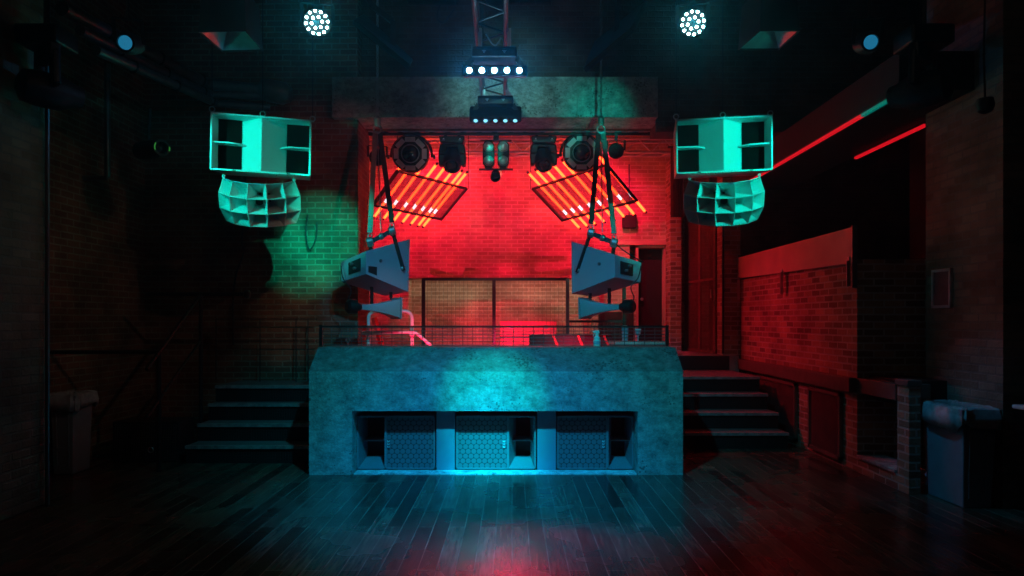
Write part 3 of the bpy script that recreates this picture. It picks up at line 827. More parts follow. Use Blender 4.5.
# ------------------------------------------------------------------ booth monitors
def monitor(pts, lab, sgn, px_arm, px_bar, apex, lab_rig):
    Pn = [V(p) for p in pts]      # P1..P8
    P1, P2, P3, P4, P5, P6, P7, P8 = Pn
    base = (P3 + P7 + P4 + P6) / 4
    t = thing('booth_monitor', lab, 'speaker', base, 'hung booth monitors')
    MB().hexa([P4, P3, P7, P6, P1, P2, P8, P5]).build('cabinet', 'moncoat', t, bevel=.004)
    # side plate details
    n = (P2 - P1).cross(P4 - P1).normalized()
    if n.y > 0: n = -n
    u = (P2 - P1).normalized()
    on = lambda a, b: (P1 * (1 - a) + P2 * a) * (1 - b) + (P4 * (1 - a) + P3 * a) * b
    # control plate on the back face
    bf = lambda a, b: (P5 * (1 - a) + P1 * a) * (1 - b) + (P6 * (1 - a) + P4 * a) * b
    nb = (P1 - P5).cross(P6 - P5).normalized()
    if nb.y > 0: nb = -nb
    q = [bf(.34, .78), bf(.80, .78), bf(.80, .22), bf(.34, .22)]
    p = MB().hexa([q[0] + nb * .002, q[1] + nb * .002, q[2] + nb * .002, q[3] + nb * .002] + [v + nb * .012 for v in q]).build('connector_plate', 'black', t)
    k = MB()
    for a, b in ((.5, .35), (.62, .6)):
        c = bf(a, b)
        k.lathe([(.018, 0), (.018, .03), (.012, .035)], frame(c + nb * .012, nb), 10)
    k.build('socket', 'steel', p)
    q = on(.32 if sgn > 0 else .34, .42)
    MB().lathe([(.022, 0), (.022, .012), (.012, .014)], frame(q, n), 12).build('rigging_point', 'copper', t)
    if sgn > 0:
        a = [on(.05, .88), on(.24, .9), on(.24, .62), on(.05, .64)]
        MB().hexa([v + n * .001 for v in a] + [v + n * .006 for v in a]).build('rating_plate', 'black', t)
    # bracket: bar with clamps above, arm down to the side pivot
    e0 = P(px_bar[0][0], px_bar[0][1], 8.45); e1 = P(px_bar[1][0], px_bar[1][1], 8.55)
    piv = P(px_arm[0], px_arm[1], 8.62)
    # pivot sits on the side plate
    d = (piv - V((0, 0, CAMZ))).normalized(); tt = (P1 - V((0, 0, CAMZ))).dot(n) / d.dot(n); piv = V((0, 0, CAMZ)) + d * tt
    br = MB().bar(e0, e1, .055).build('pan_bar', 'blackmetal', t)
    MB().bar(e1 + V((0, 0, .02)), piv + n * .02 + V((0, 0, -.03)), .05, .02).bar(e0, e0 + V((0, .1, -.13)), .045).build('bracket_arm', 'blackmetal', t)
    MB().lathe([(.03, 0), (.03, .03), (.018, .04)], frame(piv, n), 12).build('pivot_knob', 'steel', t)
    for e in (e0, e1):
        MB().lathe([(.05, -.04), (.06, -.03), (.06, .03), (.05, .04)], frame(e, V((1, .2, .3)) if sgn > 0 else V((-1, .2, .3))), 12).torus(e + V((0, 0, .075)), .026, .008).build('clamp', 'steel', br)
    mid = (e0 + e1) / 2
    MB().lathe([(.035, -.03), (.045, 0), (.035, .03)], frame(mid, V((sgn, 0, .4))), 10).build('clamp', 'steel', br)
    # webbing slings up to a hook
    ap = P(apex[0], apex[1], 8.9)
    s = thing('sling_rig', lab_rig, 'sling', e0 + V((0, 0, .1)), 'slings holding the booth monitors')
    for e, m, o in ((e0, 'strap_green', -.03), (e1, 'strap_black', .03)):
        MB().bar(e + V((0, 0, .115)), ap + V((o * sgn, 0, -.06)), .062, .014, up=V((0, 1, 0))).build('strap', m, s)
    MB().torus(ap + V((0, 0, -.02)), .05, .014).lathe([(.03, 0), (.045, .03), (.045, .1), (.02, .14)], Matrix.Translation(ap + V((0, 0, .02))) @ Matrix.Rotation(-PI / 2, 4, 'X'), 12).build('hook', 'steel', s)
    MB().tube([ap + V((.0, 0, -.06)), mid + V((0, 0, .065))], .008, 6).build('safety_wire', 'steel', s)
    return t, base, ap, mid, (P1 + P4) / 2


ML = [(-1.774, 8.3, 2.489), (-1.314, 8.8, 2.694), (-1.334, 8.8, 2.011), (-1.774, 8.3, 2.209), (-2.158, 8.62, 2.382), (-2.158, 8.62, 2.13), (-1.675, 9.006, 1.966), (-1.675, 9.006, 2.585)]
MR = [(1.248, 8.3, 2.444), (.764, 8.8, 2.665), (.77, 8.8, 1.988), (1.248, 8.3, 2.169), (1.632, 8.62, 2.376), (1.624, 8.62, 2.123), (1.1, 9.053, 1.955), (1.1, 9.053, 2.602)]
m1 = monitor(ML, 'blue-grey booth monitor hung above the white bent pipes', 1, (402.5, 268), ((370, 242), (392, 231)), (377.5, 128), 'pair of webbing straps holding the monitor above the white bent pipes')
m2 = monitor(MR, 'blue-grey booth monitor hung in front of the dark stage door', -1, (578, 270), ((614, 243), (591, 233)), (601, 128), 'pair of webbing straps holding the monitor by the dark stage door')
chain('hoist_chain', m1[2] + V((0, 0, .16)), (m1[2].x, 8.9, 6.25), 'steel hoist chain dropping past the beam to the straps nearer the handrail', 'hoist chains')
chain('hoist_chain', m2[2] + V((0, 0, .16)), (m2[2].x, 8.9, 6.25), 'steel hoist chain dropping past the beam to the straps nearer the red led strip', 'hoist chains')


def small_horn(pts, drv, Y, lab, sgn):
    """flared horn under a monitor: rectangular mouth toward the stage, round driver behind"""
    a = P(*drv, Y); mt, mbm = P(*pts[0], Y + .25), P(*pts[1], Y + .25)
    t = thing('hanging_mid_horn', lab, 'speaker horn', V((a.x, a.y, mbm.z)), 'mid horns under the monitors')
    b = (mt + mbm) / 2
    ax = (b - a).normalized(); L = (b - a).length
    sd = ax.cross(V((0, 0, 1))).normalized(); up = sd.cross(ax)
    H = (mt - mbm).length
    vs = []; K = 9
    for k in range(K):
        q = k / (K - 1)
        hh = .035 + (H / 2 - .035) * q ** 1.9; ww = .035 + (.16 - .035) * q ** 1.5
        c = a + ax * L * q
        vs += [c + sd * ww + up * hh, c - sd * ww + up * hh, c - sd * ww - up * hh, c + sd * ww - up * hh]
    fs = [(k * 4 + i, k * 4 + (i + 1) % 4, (k + 1) * 4 + (i + 1) % 4, (k + 1) * 4 + i) for k in range(K - 1) for i in range(4)]
    fs += [(3, 2, 1, 0)]
    g = MB(); g._add(vs, fs); o = g.build('flare', 'moncoat', t)
    sdm = o.modifiers.new('thick', 'SOLIDIFY'); sdm.thickness = .012; sdm.offset = -1
    fm = MB(); c = b
    for s_ in (-1, 1):
        fm.bar(c + sd * s_ * .17 - up * (H / 2 + .012), c + sd * s_ * .17 + up * (H / 2 + .012), .02)
        fm.bar(c + sd * -.17 + up * s_ * (H / 2 + .005), c + sd * .17 + up * s_ * (H / 2 + .005), .02)
    fm.build('mouth_flange', 'moncoat', t)
    MB().lathe([(.04, .0), (.05, -.02), (.05, -.05), (.09, -.06), (.09, -.16), (.06, -.19), (.02, -.19)], frame(a, ax), 20).build('driver', 'blackmetal', t, smooth=True)
    return t, a, b


h1 = small_horn(((396, 299), (396, 318)), (361, 307), 8.55, 'small flared horn hung under the monitor above the white bent pipes', 1)
h2 = small_horn(((585, 299), (585, 318)), (620, 307), 8.55, 'small flared horn hung under the monitor by the dark stage door', -1)
for (t_, a, b), base, s in ((h1, m1[1], 'white bent pipes'), (h2, m2[1], 'dark stage door')):
    pa, pb = a + (b - a) * .3, a + (b - a) * .85
    Q = [V(p) for p in (ML if s == 'white bent pipes' else MR)]
    nb = (Q[2] - Q[3]).cross(Q[5] - Q[3])
    for q, lo in ((pa, .045), (pb, .13)):
        zz = Q[3].z - ((q.x - Q[3].x) * nb.x + (q.y - Q[3].y) * nb.y) / nb.z
        MB().bar(q + V((0, 0, lo)), V((q.x, q.y, zz - .03)), .03).build('hanging_bracket', 'blackmetal', t_)
rope('loop_cable', [P(341, 266, 8.55), P(343, 278, 8.5), P(351, 290, 8.5), P(348, 300, 8.52), P(351, 304, 8.52)], .008, 'black', 'black speaker cable looping down behind the monitor above the white pipes', group='monitor cables')
rope('loop_cable', [P(641, 266, 8.55), P(638, 278, 8.5), P(631, 287, 8.5), P(634, 298, 8.52), P(630, 304, 8.52)], .008, 'black', 'black speaker cable looping down behind the monitor by the dark door', group='monitor cables')
rope('loop_cable', [P(616, 244, 8.35), P(623, 250, 8.3), P(634, 257, 8.3), P(643, 262, 8.5)], .008, 'black', 'black cable running from the clamp to the monitor back by the dark door', group='monitor cables')


# ------------------------------------------------------------------ slatted light panels and tubes
def led_panel(corners, lab, fr, tlab, gname):
    mx, w, h = rect_frame(*corners)
    TL, TR, BR, BL = map(V, corners)
    t = thing('slatted_light_panel', lab, 'light panel', mx.translation - V((0, 0, .3)), 'slatted panels over the stage')
    f = MB(); e = .03
    f.box((-w / 2, -.02, -h / 2), (w / 2, .02, -h / 2 + e), mx).box((-w / 2, -.02, h / 2 - e), (w / 2, .02, h / 2), mx)
    f.box((-w / 2, -.02, -h / 2), (-w / 2 + e * 1.5, .02, h / 2), mx).box((w / 2 - e, -.02, -h / 2), (w / 2, .02, h / 2), mx)
    f.build('panel_frame', 'blackmetal', t)
    g = MB(); n = 36
    for k in range(n):
        z = -h / 2 + e + (h - 2 * e) * (k + .5) / n
        g.box((-w / 2 + e, -.002, z - .0055), (w / 2 - e, .002, z + .0055), mx)
    g.build('slat_grille', 'cagegrey', t)
    for sx in (-1, 1):
        p = mx @ V((sx * (w / 2 - .0), -.03, h / 2 + .01))
        MB().tube([p, V((p.x, p.y, 6.25))], .006, 6).build('hanging_wire', 'blackmetal', t)
    first = None
    ups = V(mx.col[2][:3])
    for i, q in enumerate(fr):
        x = -w / 2 + w * q
        top = mx @ V((x, .055, h / 2 + .36 * h)); bot = mx @ V((x, .055, -h / 2 - .38 * h))
        base = (top + bot) / 2
        if first is None:
            r = thing('pixel_tube', '', 'light tube', base, gname)
            first = r; fb = base
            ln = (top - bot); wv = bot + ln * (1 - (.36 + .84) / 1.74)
            MB().tube([bot + ln * .03, top - ln * .03], .022, 10).build('glowing_tube', 'tube', r, smooth=True)
            MB().tube([wv - ln * .035, wv + ln * .035], .0235, 10).build('sparkle_glow', 'sparkle', r, smooth=True)  # glowing band put in for the white sparkle highlight on each tube
            for a, b in ((bot, bot + ln * .03), (top - ln * .03, top)):
                MB().tube([a, b], .02, 10).build('end_cap', 'cap', r)
        else:
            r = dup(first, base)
        words = ('first', 'second', 'third', 'fourth', 'fifth', 'sixth', 'seventh', 'eighth')
        r['label'] = tlab % words[i]
    return mx, w, h


M['cagegrey'] = mat('slat paint', (.08, .035, .04), .4, .3)
LP = ((-1.833, 10.864, 4.036), (-.772, 11.843, 3.933), (-1.273, 12.336, 3.455), (-2.334, 11.357, 3.559))
RP = ((.345, 12.017, 3.963), (1.49, 10.731, 4.104), (2.061, 11.183, 3.597), (.916, 12.469, 3.456))
pl = led_panel(LP, 'tilted slatted panel over glowing tubes, behind the straps nearer the handrail', (.04, .16, .29, .43, .555, .68, .79, .865), 'glowing amber-red tube, %s from the handrail side, behind the slatted panel over the white pipes', 'pixel tubes over the white pipes')
pr = led_panel(RP, 'tilted slatted panel over glowing tubes, in front of the small wall box', (.09, .2, .31, .435, .565, .695, .82, .955), 'glowing amber-red tube, %s from the middle, behind the slatted panel by the wall box', 'pixel tubes by the wall box')

# ------------------------------------------------------------------ stage rig
YR = 10.1
def ladder(name, x0, x1, y, z, lab, h=.1):
    t = thing(name, lab, 'truss', ((x0 + x1) / 2, y, z))
    MB().tube([(x0, y, z + h), (x1, y, z + h)], .024, 10).build('chord', 'alu', t, smooth=True)
    MB().tube([(x0, y, z), (x1, y, z)], .024, 10).build('chord', 'blackmetal', t, smooth=True)
    w = MB(); n = int((x1 - x0) / .22)
    for i in range(n):
        xa = x0 + (x1 - x0) * i / n; xb = x0 + (x1 - x0) * (i + 1) / n
        w.tube([(xa, y, z if i % 2 else z + h), (xb, y, z + h if i % 2 else z)], .009, 6)
    w.build('lacing', 'blackmetal', t)
    return t
ladder('lighting_ladder_truss', P(362, 0, YR).x, P(674, 0, YR).x, YR, 4.40, 'lighting truss under the beam carrying the stage lamps', .05)
# rear box truss
t = thing('box_truss', 'red-lit box truss across the back of the stage', 'truss', (0, 12.2, 4.62))
zt0, zt1, y0, y1 = 4.62, 4.86, 12.1, 12.34
for y in (y0, y1):
    for z in (zt0, zt1):
        MB().tube([(-3.2, y, z), (3.6, y, z)], .025, 8).build('chord', 'alu', t, smooth=True)
w = MB(); n = 30
for i in range(n):
    xa = -3.2 + 6.8 * i / n; xb = -3.2 + 6.8 * (i + 1) / n
    w.tube([(xa, y0, zt0 if i % 2 else zt1), (xb, y0, zt1 if i % 2 else zt0)], .012, 6)
    w.tube([(xa, y0 if i % 2 else y1, zt0), (xb, y1 if i % 2 else y0, zt0)], .012, 6)
w.build('lacing', 'alu', t)
# ceiling box truss running toward the stage
t = thing('ceiling_truss', 'box truss running along the ceiling toward the stage with light bars hung below', 'truss', (-.17, 7.5, 4.5))
tx0, tx1, tz = -.36, -.04, 4.52
def tw(y): return -.195 - .014 * (y - 6)
for dx in (-.145, .145):
    for z in (tz, tz + .28):
        MB().tube([(tw(5.4) + dx, 5.4, z), (tw(9.2) + dx, 9.2, z)], .025, 8).build('chord', 'darkalu', t, smooth=True)
w = MB(); n = 16
for i in range(n):
    ya = 5.4 + 3.8 * i / n; yb = 5.4 + 3.8 * (i + 1) / n
    sg = .145 if i % 2 else -.145
    w.tube([(tw(ya) - sg, ya, tz), (tw(yb) + sg, yb, tz)], .011, 6)
    for dx in (-.145, .145):
        w.tube([(tw(ya) + dx, ya, tz if i % 2 else tz + .28), (tw(yb) + dx, yb, tz + .28 if i % 2 else tz)], .011, 6)
w.build('lacing', 'darkalu', t)
for y in (5.8, 8.9):
    for dx in (-.145, .145):
        MB().tube([(tw(y) + dx, y, tz + .28), (tw(y) + dx, y, 6.25)], .01, 6).build('drop_rod', 'blackmetal', t)
rope('draped_cable', [P(440, 5, 6.6), P(437, 18, 6.6), P(444, 22, 6.6), P(455, 8, 6.6)], .008, 'black', 'short cable loop hanging near the ceiling truss')
rope('draped_cable', [P(486, 34, 6.2), P(491, 42, 6.2), P(496, 45, 6.2), P(501, 38, 6.2)], .007, 'steel', 'thin looped safety cable over the glowing light bar')


def light_bar(px, py, Y, tilt, wd, led, lab):
    c = P(px, py, Y)
    t = thing('moving_light_bar', lab, 'stage light', c, 'five-lamp light bars')
    mx = frame(c, V((0, -math.cos(tilt), -math.sin(tilt))))
    w, h = wd, wd * .17
    MB().box((-w / 2, -.05, -h / 2), (w / 2, .14, h / 2), mx).build('bar_head', 'blackmetal', t, bevel=.02)
    for k in range(5):
        x = (k - 2) * w * .19
        m2 = mx @ Matrix.Translation((x, -.05, 0))
        o = MB().lathe([(h * .47, 0), (h * .47, .012), (h * .36, .014)], m2, 18).build('lamp_ring', 'black', t)
        MB().lathe([(h * .25, .012), (h * .22, .02), (h * .12, .026), (.002, .028)], m2, 16).build('lens', led, o, smooth=True)
    bz = c.z + h * .5 + .03
    up = P(px, py - 15 * (6.8 / Y if Y < 8 else .95), Y).z
    b = MB(); bw = w * .34
    b.prism([(-.12, up - .05), (-.12, up + .02), (-.07, up + .07), (.07, up + .07), (.12, up + .02), (.12, up - .05)], c.x - bw, c.x + bw, Matrix.Translation((0, Y, 0)))
    b.build('yoke_base', 'blackmetal', t, bevel=.015)
    for s in (-1, 1):
        MB().bar((c.x + s * bw * .98, Y, up - .02), (c.x + s * w * .47, Y, c.z), .035, .05).build('yoke_arm', 'blackmetal', t)
        MB().box((c.x + s * .145 - .02, Y - .03, up + .06), (c.x + s * .145 + .02, Y + .03, 4.545), None).build('clamp', 'steel', t)
    for s, k in ((-.45, 0), (.45, 1)):
        mk = MB().box((c.x + s * bw - .02, Y - .124, up + .005), (c.x + s * bw + .02, Y - .12, up + .009)).box((c.x + s * bw - .012, Y - .124, up - .006), (c.x + s * bw + .012, Y - .12, up - .002)).box((c.x + s * bw - .006, Y - .124, up - .016), (c.x + s * bw + .006, Y - .12, up - .012))
        mk.build('logo_mark', 'ring', t)
light_bar(494.5, 71, 6.8, .25, .65, 'ledblue', 'glowing five-lamp light bar hung under the ceiling truss')
light_bar(495.5, 117, 8.5, 1.05, .645, 'leddim', 'dim five-lamp light bar tilted down in front of the beam')


def par(px, py, Y, R, aim, led, lab, group, n_out=12, n_in=6):
    c = P(px, py, Y); mx = frame(c, aim)
    t = thing('led_par_can', lab, 'stage light', c - V((0, 0, R)), group)
    MB().lathe([(R * .55, -.16), (R * .95, -.13), (R, -.05), (R, .015), (R * .93, .02), (R * .93, .004)], mx, 28).build('can', 'blackmetal', t, smooth=True)
    dots = [(R * .8, 2 * PI * (k + .25) / n_out) for k in range(n_out)] + [(R * .40, 2 * PI * (k + .2) / n_in) for k in range(n_in)]
    for r, q in dots:
        m2 = mx @ Matrix.Translation((r * math.cos(q), -.006, r * math.sin(q)))
        MB().lathe([(R * .1, 0), (R * .088, .01), (.001, .014)], m2, 10).build('led', led, t, smooth=True)
    y = MB()
    for s in (-1, 1):
        y.bar(mx @ V((s * (R + .015), .06, 0)), mx @ V((s * (R + .015), .06, R * 1.3)), .03, .008)
    y.bar(mx @ V((-R - .015, .06, R * 1.3)), mx @ V((R + .015, .06, R * 1.3)), .03, .008)
    y.bar(mx @ V((0, .06, R * 1.3)), mx @ V((0, .06, R * 1.3 + .12)), .04)
    y.build('yoke', 'blackmetal', t)
    return t, c, mx
pa1 = par(317, 22.5, 5.8, .113, (.18, -1, -.42), 'ledcyan', 'lit cyan par can near the ceiling on the handrail side', 'lit par cans')
pa2 = par(693, 23, 5.8, .113, (-.18, -1, -.42), 'ledcyan', 'lit cyan par can near the ceiling on the bin side', 'lit par cans')
pa3 = par(377.5, 157.5, YR - .3, .118, (.2, -1, -.35), 'hornin', 'unlit par can on the stage truss, partly behind the straps', 'unlit par cans')
pa4 = par(616, 151, YR - .1, .113, (-.1, -1, -.35), 'hornin', 'unlit par can on the stage truss above the small wall box', 'unlit par cans')
for c, s in ((pa1[1], 'on the handrail side'), (pa2[1], 'on the bin side')):
    tag(MB().tube([c + V((0, .06, .26)), (c.x, c.y + .1, 6.25)], .014, 8).build('drop_pole', 'blackmetal'), 'black drop pole holding the lit par can %s' % s, 'pole', 'par drop poles')


def ring_wash(px, py, lab, lens_tint):
    c = P(px, py, YR); R = .275
    t = thing('ring_wash_light', lab, 'stage light', c - V((0, 0, R)), 'ring wash lights')
    mx = frame(c, V((-c.x * .02, -1, -.1)))
    MB().lathe([(R * .6, -.3), (R * .9, -.25), (R, -.1), (R, .0), (R * .96, .03), (R * .5, .03), (R * .48, .0)], mx, 32).build('drum', 'blackmetal', t, smooth=True)
    MB().lathe([(R * .5, .02), (R * .5, .05), (R * .45, .055), (R * .45, .02)], mx, 28).build('lens_rim', 'steel', t, smooth=True)
    MB().lathe([(R * .45, .02), (R * .38, .05), (R * .2, .065), (.004, .07)], mx, 24).build('lens', 'lens', t, smooth=True)
    for k in range(8):
        q = 2 * PI * k / 8
        m2 = mx @ Matrix.Rotation(q, 4, 'Y')
        MB().box((-R * .27, -.042, R * .62), (R * .27, -.028, R * .88), m2).build('ring_panel', 'ring', t, bevel=.006)
    y = MB(); ar = R + .03
    pts = [(ar * math.cos(a), .1, ar * math.sin(a)) for a in [math.radians(-5 + 190 * k / 18) for k in range(19)]]
    y.tube(pts, .02, 8, mx=Matrix.Translation(c)); y.build('yoke', 'blackmetal', t, smooth=True)
    MB().cbox((c.x, c.y + .14, c.z + ar - .01), (.2, .1, .05)).cbox((c.x, c.y + .085, c.z + ar + .0), (.07, .11, .04)).build('clamp', 'blackmetal', t, bevel=.01)
    for s in (-1, 1):
        MB().lathe([(.03, 0), (.03, .03)], frame((c.x + s * (ar + .02), c.y + .1, c.z - .02), (s, 0, 0)), 10).build('tilt_knob', 'blackmetal', t)
ring_wash(410.5, 154, 'round wash light with a ring of grey panels, beside the straps nearer the handrail', 1)
ring_wash(581.5, 153, 'round wash light with a ring of grey panels, beside the straps nearer the wall box', 1)


def mover(px, py, lab):
    c = P(px, py, YR)
    t = thing('moving_head_light', lab, 'stage light', c - V((0, 0, .25)), 'moving heads on the stage truss')
    tp = 4.36
    MB().hexa([(c.x - .17, YR - .12, tp - .12), (c.x + .17, YR - .12, tp - .12), (c.x + .17, YR + .12, tp - .12), (c.x - .17, YR + .12, tp - .12), (c.x - .19, YR - .13, tp - .02), (c.x + .19, YR - .13, tp - .02), (c.x + .19, YR + .13, tp - .02), (c.x - .19, YR + .13, tp - .02)]).build('base', 'blackmetal', t, bevel=.015)
    for s in (-.3, .3):
        MB().box((c.x + s * .4 - .02, YR - .134, tp - .085), (c.x + s * .4 + .02, YR - .131, tp - .08)).box((c.x + s * .4 - .01, YR - .134, tp - .07), (c.x + s * .4 + .01, YR - .131, tp - .055)).build('logo_mark', 'ring', t)
    y = MB()
    pivz = c.z + .0
    for s in (-1, 1):
        y.hexa([(c.x + s * .165 - .03, YR - .07, pivz - .13), (c.x + s * .165 + .03, YR - .07, pivz - .13), (c.x + s * .165 + .03, YR + .07, pivz - .13), (c.x + s * .165 - .03, YR + .07, pivz - .13), (c.x + s * .15 - .055, YR - .09, pivz + .04), (c.x + s * .15 + .055, YR - .09, pivz + .04), (c.x + s * .15 + .055, YR + .09, pivz + .04), (c.x + s * .15 - .055, YR + .09, pivz + .04)])
        y.hexa([(c.x + s * .15 - .055, YR - .09, pivz + .04), (c.x + s * .15 + .055, YR - .09, pivz + .04), (c.x + s * .15 + .055, YR + .09, pivz + .04), (c.x + s * .15 - .055, YR + .09, pivz + .04), (c.x + s * .12 - .06, YR - .08, tp - .13), (c.x + s * .12 + .06, YR - .08, tp - .13), (c.x + s * .12 + .06, YR + .08, tp - .13), (c.x + s * .12 - .06, YR + .08, tp - .13)])
    y.box((c.x - .17, YR - .08, tp - .17), (c.x + .17, YR + .08, tp - .125))
    y.build('yoke', 'blackmetal', t, bevel=.02)
    mx = frame((c.x, YR, pivz - .03), V((0, -.75, -.66)))
    MB().lathe([(.05, -.2), (.12, -.18), (.14, -.08), (.14, .06), (.135, .16), (.115, .2), (.1, .2), (.098, .15)], mx, 24).build('head', 'black', t, smooth=True)
    MB().lathe([(.088, .15), (.07, .175), (.03, .185), (.003, .187)], mx, 20).build('lens', 'lens', t, smooth=True)
    cl = MB()
    for s in (-1, 1):
        cl.box((c.x + s * .1 - .02, YR - .04, tp - .02), (c.x + s * .1 + .02, YR + .04, tp + .013))
    cl.build('clamp', 'blackmetal', t)
mover(452.5, 158, 'black moving head between the round wash light and the lamp block, handrail side')
mover(543.5, 157, 'black moving head between the round wash light and the lamp block, wall-box side')

# four-lamp blinder
c = P(496, 155, YR - .05)
t = thing('four_lamp_blinder', 'four-lamp blinder with two upright housings, in the middle of the stage truss', 'stage light', c - V((0, 0, .25)))
for s in (-1, 1):
    x = c.x + s * .108
    q = [(-.085, .13), (-.05, .2), (.05, .2), (.085, .13), (.085, -.13), (.05, -.2), (-.05, -.2), (-.085, -.13)]
    mb = MB(); n = 8
    vs = [(x + a, c.y - .06, c.z + b) for a, b in q] + [(x + a, c.y + .12, c.z + b) for a, b in q]
    mb._add(vs, [tuple(range(8)), tuple(range(15, 7, -1))] + [(i, (i + 1) % 8, (i + 1) % 8 + 8, i + 8) for i in range(8)])
    hs = mb.build('housing', 'blackmetal', t, bevel=.008)
    for z in (.105, -.1):
        m2 = frame((x, c.y - .06, c.z + z), (0, -1, -.2))
        MB().lathe([(.075, -.01), (.075, .012), (.066, .016), (.064, .0)], m2, 20).build('lamp_rim', 'steel', hs, smooth=True)
        MB().lathe([(.064, 0), (.055, .012), (.03, .02), (.002, .022)], m2, 18).build('lamp', 'tealbulb', hs, smooth=True)
MB().box((c.x - .23, c.y - .02, c.z + .202), (c.x + .23, c.y + .05, c.z + .218)).box((c.x - .25, c.y - .02, c.z - .218), (c.x + .25, c.y + .05, c.z - .202)).build('cross_bar', 'blackmetal', t)
MB().box((c.x - .04, c.y, c.z + .215), (c.x + .04, c.y + .06, 4.372)).build('hanging_bracket', 'blackmetal', t)
c2 = P(495.5, 175.8, YR)
t = thing('pin_spot', 'small black pin spot under the four-lamp blinder', 'stage light', c2 - V((0, 0, .1)))
MB().lathe([(.04, -.12), (.065, -.1), (.068, .04), (.075, .08), (.067, .085), (.065, .04)], frame(c2, (0, -1, -.5)), 20).build('can', 'black', t, smooth=True)
MB().lathe([(.065, .04), (.03, .06), (.002, .065)], frame(c2, (0, -1, -.5)), 16).build('lens', 'lens', t, smooth=True)
MB().bar(c2 + V((0, .02, .05)), c2 + V((0, .02, .085)), .03).build('hanging_bracket', 'blackmetal', t)

# ------------------------------------------------------------------ ceiling things nearer the room
def flat_panel(pts, Y0, lab, arm, sgn):
    a, b, c_, d = [P(*p) for p in pts]
    n = (b - a).cross(d - a).normalized()
    t = thing('hanging_screen', lab, 'screen', (a + b + c_ + d) / 4 - V((0, 0, .1)), 'hanging screens')
    th = .05
    o = n * th if n.z > 0 else -n * th
    MB().hexa([a, b, c_, d, a + o, b + o, c_ + o, d + o]).build('screen_case', 'blackmetal', t, bevel=.01)
    cc = (a + b + c_ + d) / 4
    i = [cc + (p - cc) * .94 - o * .06 for p in (a, b, c_, d)]
    MB().hexa(i + [p + o * .05 for p in i]).build('screen_face', 'lens', t)
    y = MB()
    k = [P(*p) for p in arm]
    for q in range(len(k) - 1):
        y.bar(k[q], k[q + 1], .05, .05)
    y.build('ceiling_arm', 'blackmetal', t)
flat_panel(((352, 24, 6.6), (408, 70, 6.2), (411, 64, 6.7), (362, 18, 7.1)), 6.5, 'black flat screen tilted on a ceiling arm near the lit par can, handrail side', ((393, 52, 6.68), (393, 22, 6.7), (372, 6, 6.7), (360, -18, 6.7)), 1)
flat_panel(((586, 73, 6.3), (634, 32, 6.2), (648, 5, 7.2), (597, 45, 7.3)), 6.5, 'black flat screen tilted on a ceiling arm near the lit par can, bin side', ((617, 36, 6.85), (617, 12, 6.9), (622, -20, 6.9)), -1)


def hood(mouth, top, Y, lab, red):
    a, b, c_, d = [P(p[0], p[1], p[2]) for p in mouth]      # far edge a-b, near edge c-d
    t = thing('hooded_flood_light', lab, 'flood light', (a + b + c_ + d) / 4, 'hooded flood lights')
    k = [p.lerp((a + b + c_ + d) / 4 + V((0, 0, 0)), .12) + V((0, 0, .42)) for p in (a, b, c_, d)]
    # outer skirt (open below)
    o = MB(); vs = [a, b, c_, d] + k; ce = (a + b + c_ + d) / 4
    inn = [p.lerp(ce, .04) for p in (a, b, c_, d)] + [p.lerp((k[0] + k[1] + k[2] + k[3]) / 4, .06) - V((0, 0, .03)) for p in k]
    fs = [(4, 5, 6, 7), (15, 14, 13, 12)]
    for i in range(4):
        n = (i + 1) % 4
        fs += [(i, n, n + 4, i + 4), (8 + n, 8 + i, 12 + i, 12 + n), (n, i, 8 + i, 8 + n)]
    o._add(vs + inn, fs); o.build('hood', 'black', t)
    # reflector facets inside
    r = MB(); rim = [p.lerp(ce, .07) + V((0, 0, .01)) for p in (a, b, c_, d)]
    kc = (k[0] + k[1] + k[2] + k[3]) / 4 - V((0, 0, .2))
    mids = [(rim[i] + rim[(i + 1) % 4]) / 2 for i in range(4)]
    tops = [kc + (p - ce) * .35 for p in rim]
    fs = []; vs = rim + mids + tops
    for i in range(4):
        n = (i + 1) % 4
        fs += [(i, 4 + i, 8 + i), (4 + i, n, 8 + n), (4 + i, 8 + n, 8 + i)]
    fs += [(8, 9, 10, 11)]
    r._add(vs, fs); ro = r.build('reflector', 'reflector', t)
    MB().tube([kc - V((.05, 0, .05)), kc + V((.05, 0, -.05))], .02, 8).build('lamp', 'white', t)
    m = (k[0] + k[1] + k[2] + k[3]) / 4
    MB().tube([m, V((m.x, m.y, 6.25))], .018, 8).cbox((m.x, m.y, m.z + .05), (.2, .16, .1)).build('drop_rod', 'blackmetal', t)
hood(((222, 52, 6.85), (263, 51, 6.85), (246, 31, 6.2), (198, 32, 6.2)), 0, 6.4, 'square hooded flood light with faceted reflector, above the bass bin over the handrail stairs', 0)
hood(((738, 50, 6.85), (779, 50, 6.85), (800, 31, 6.2), (760, 31, 6.2)), 0, 6.4, 'square hooded flood light with faceted reflector, above the bass bin beside the led strip', 1)


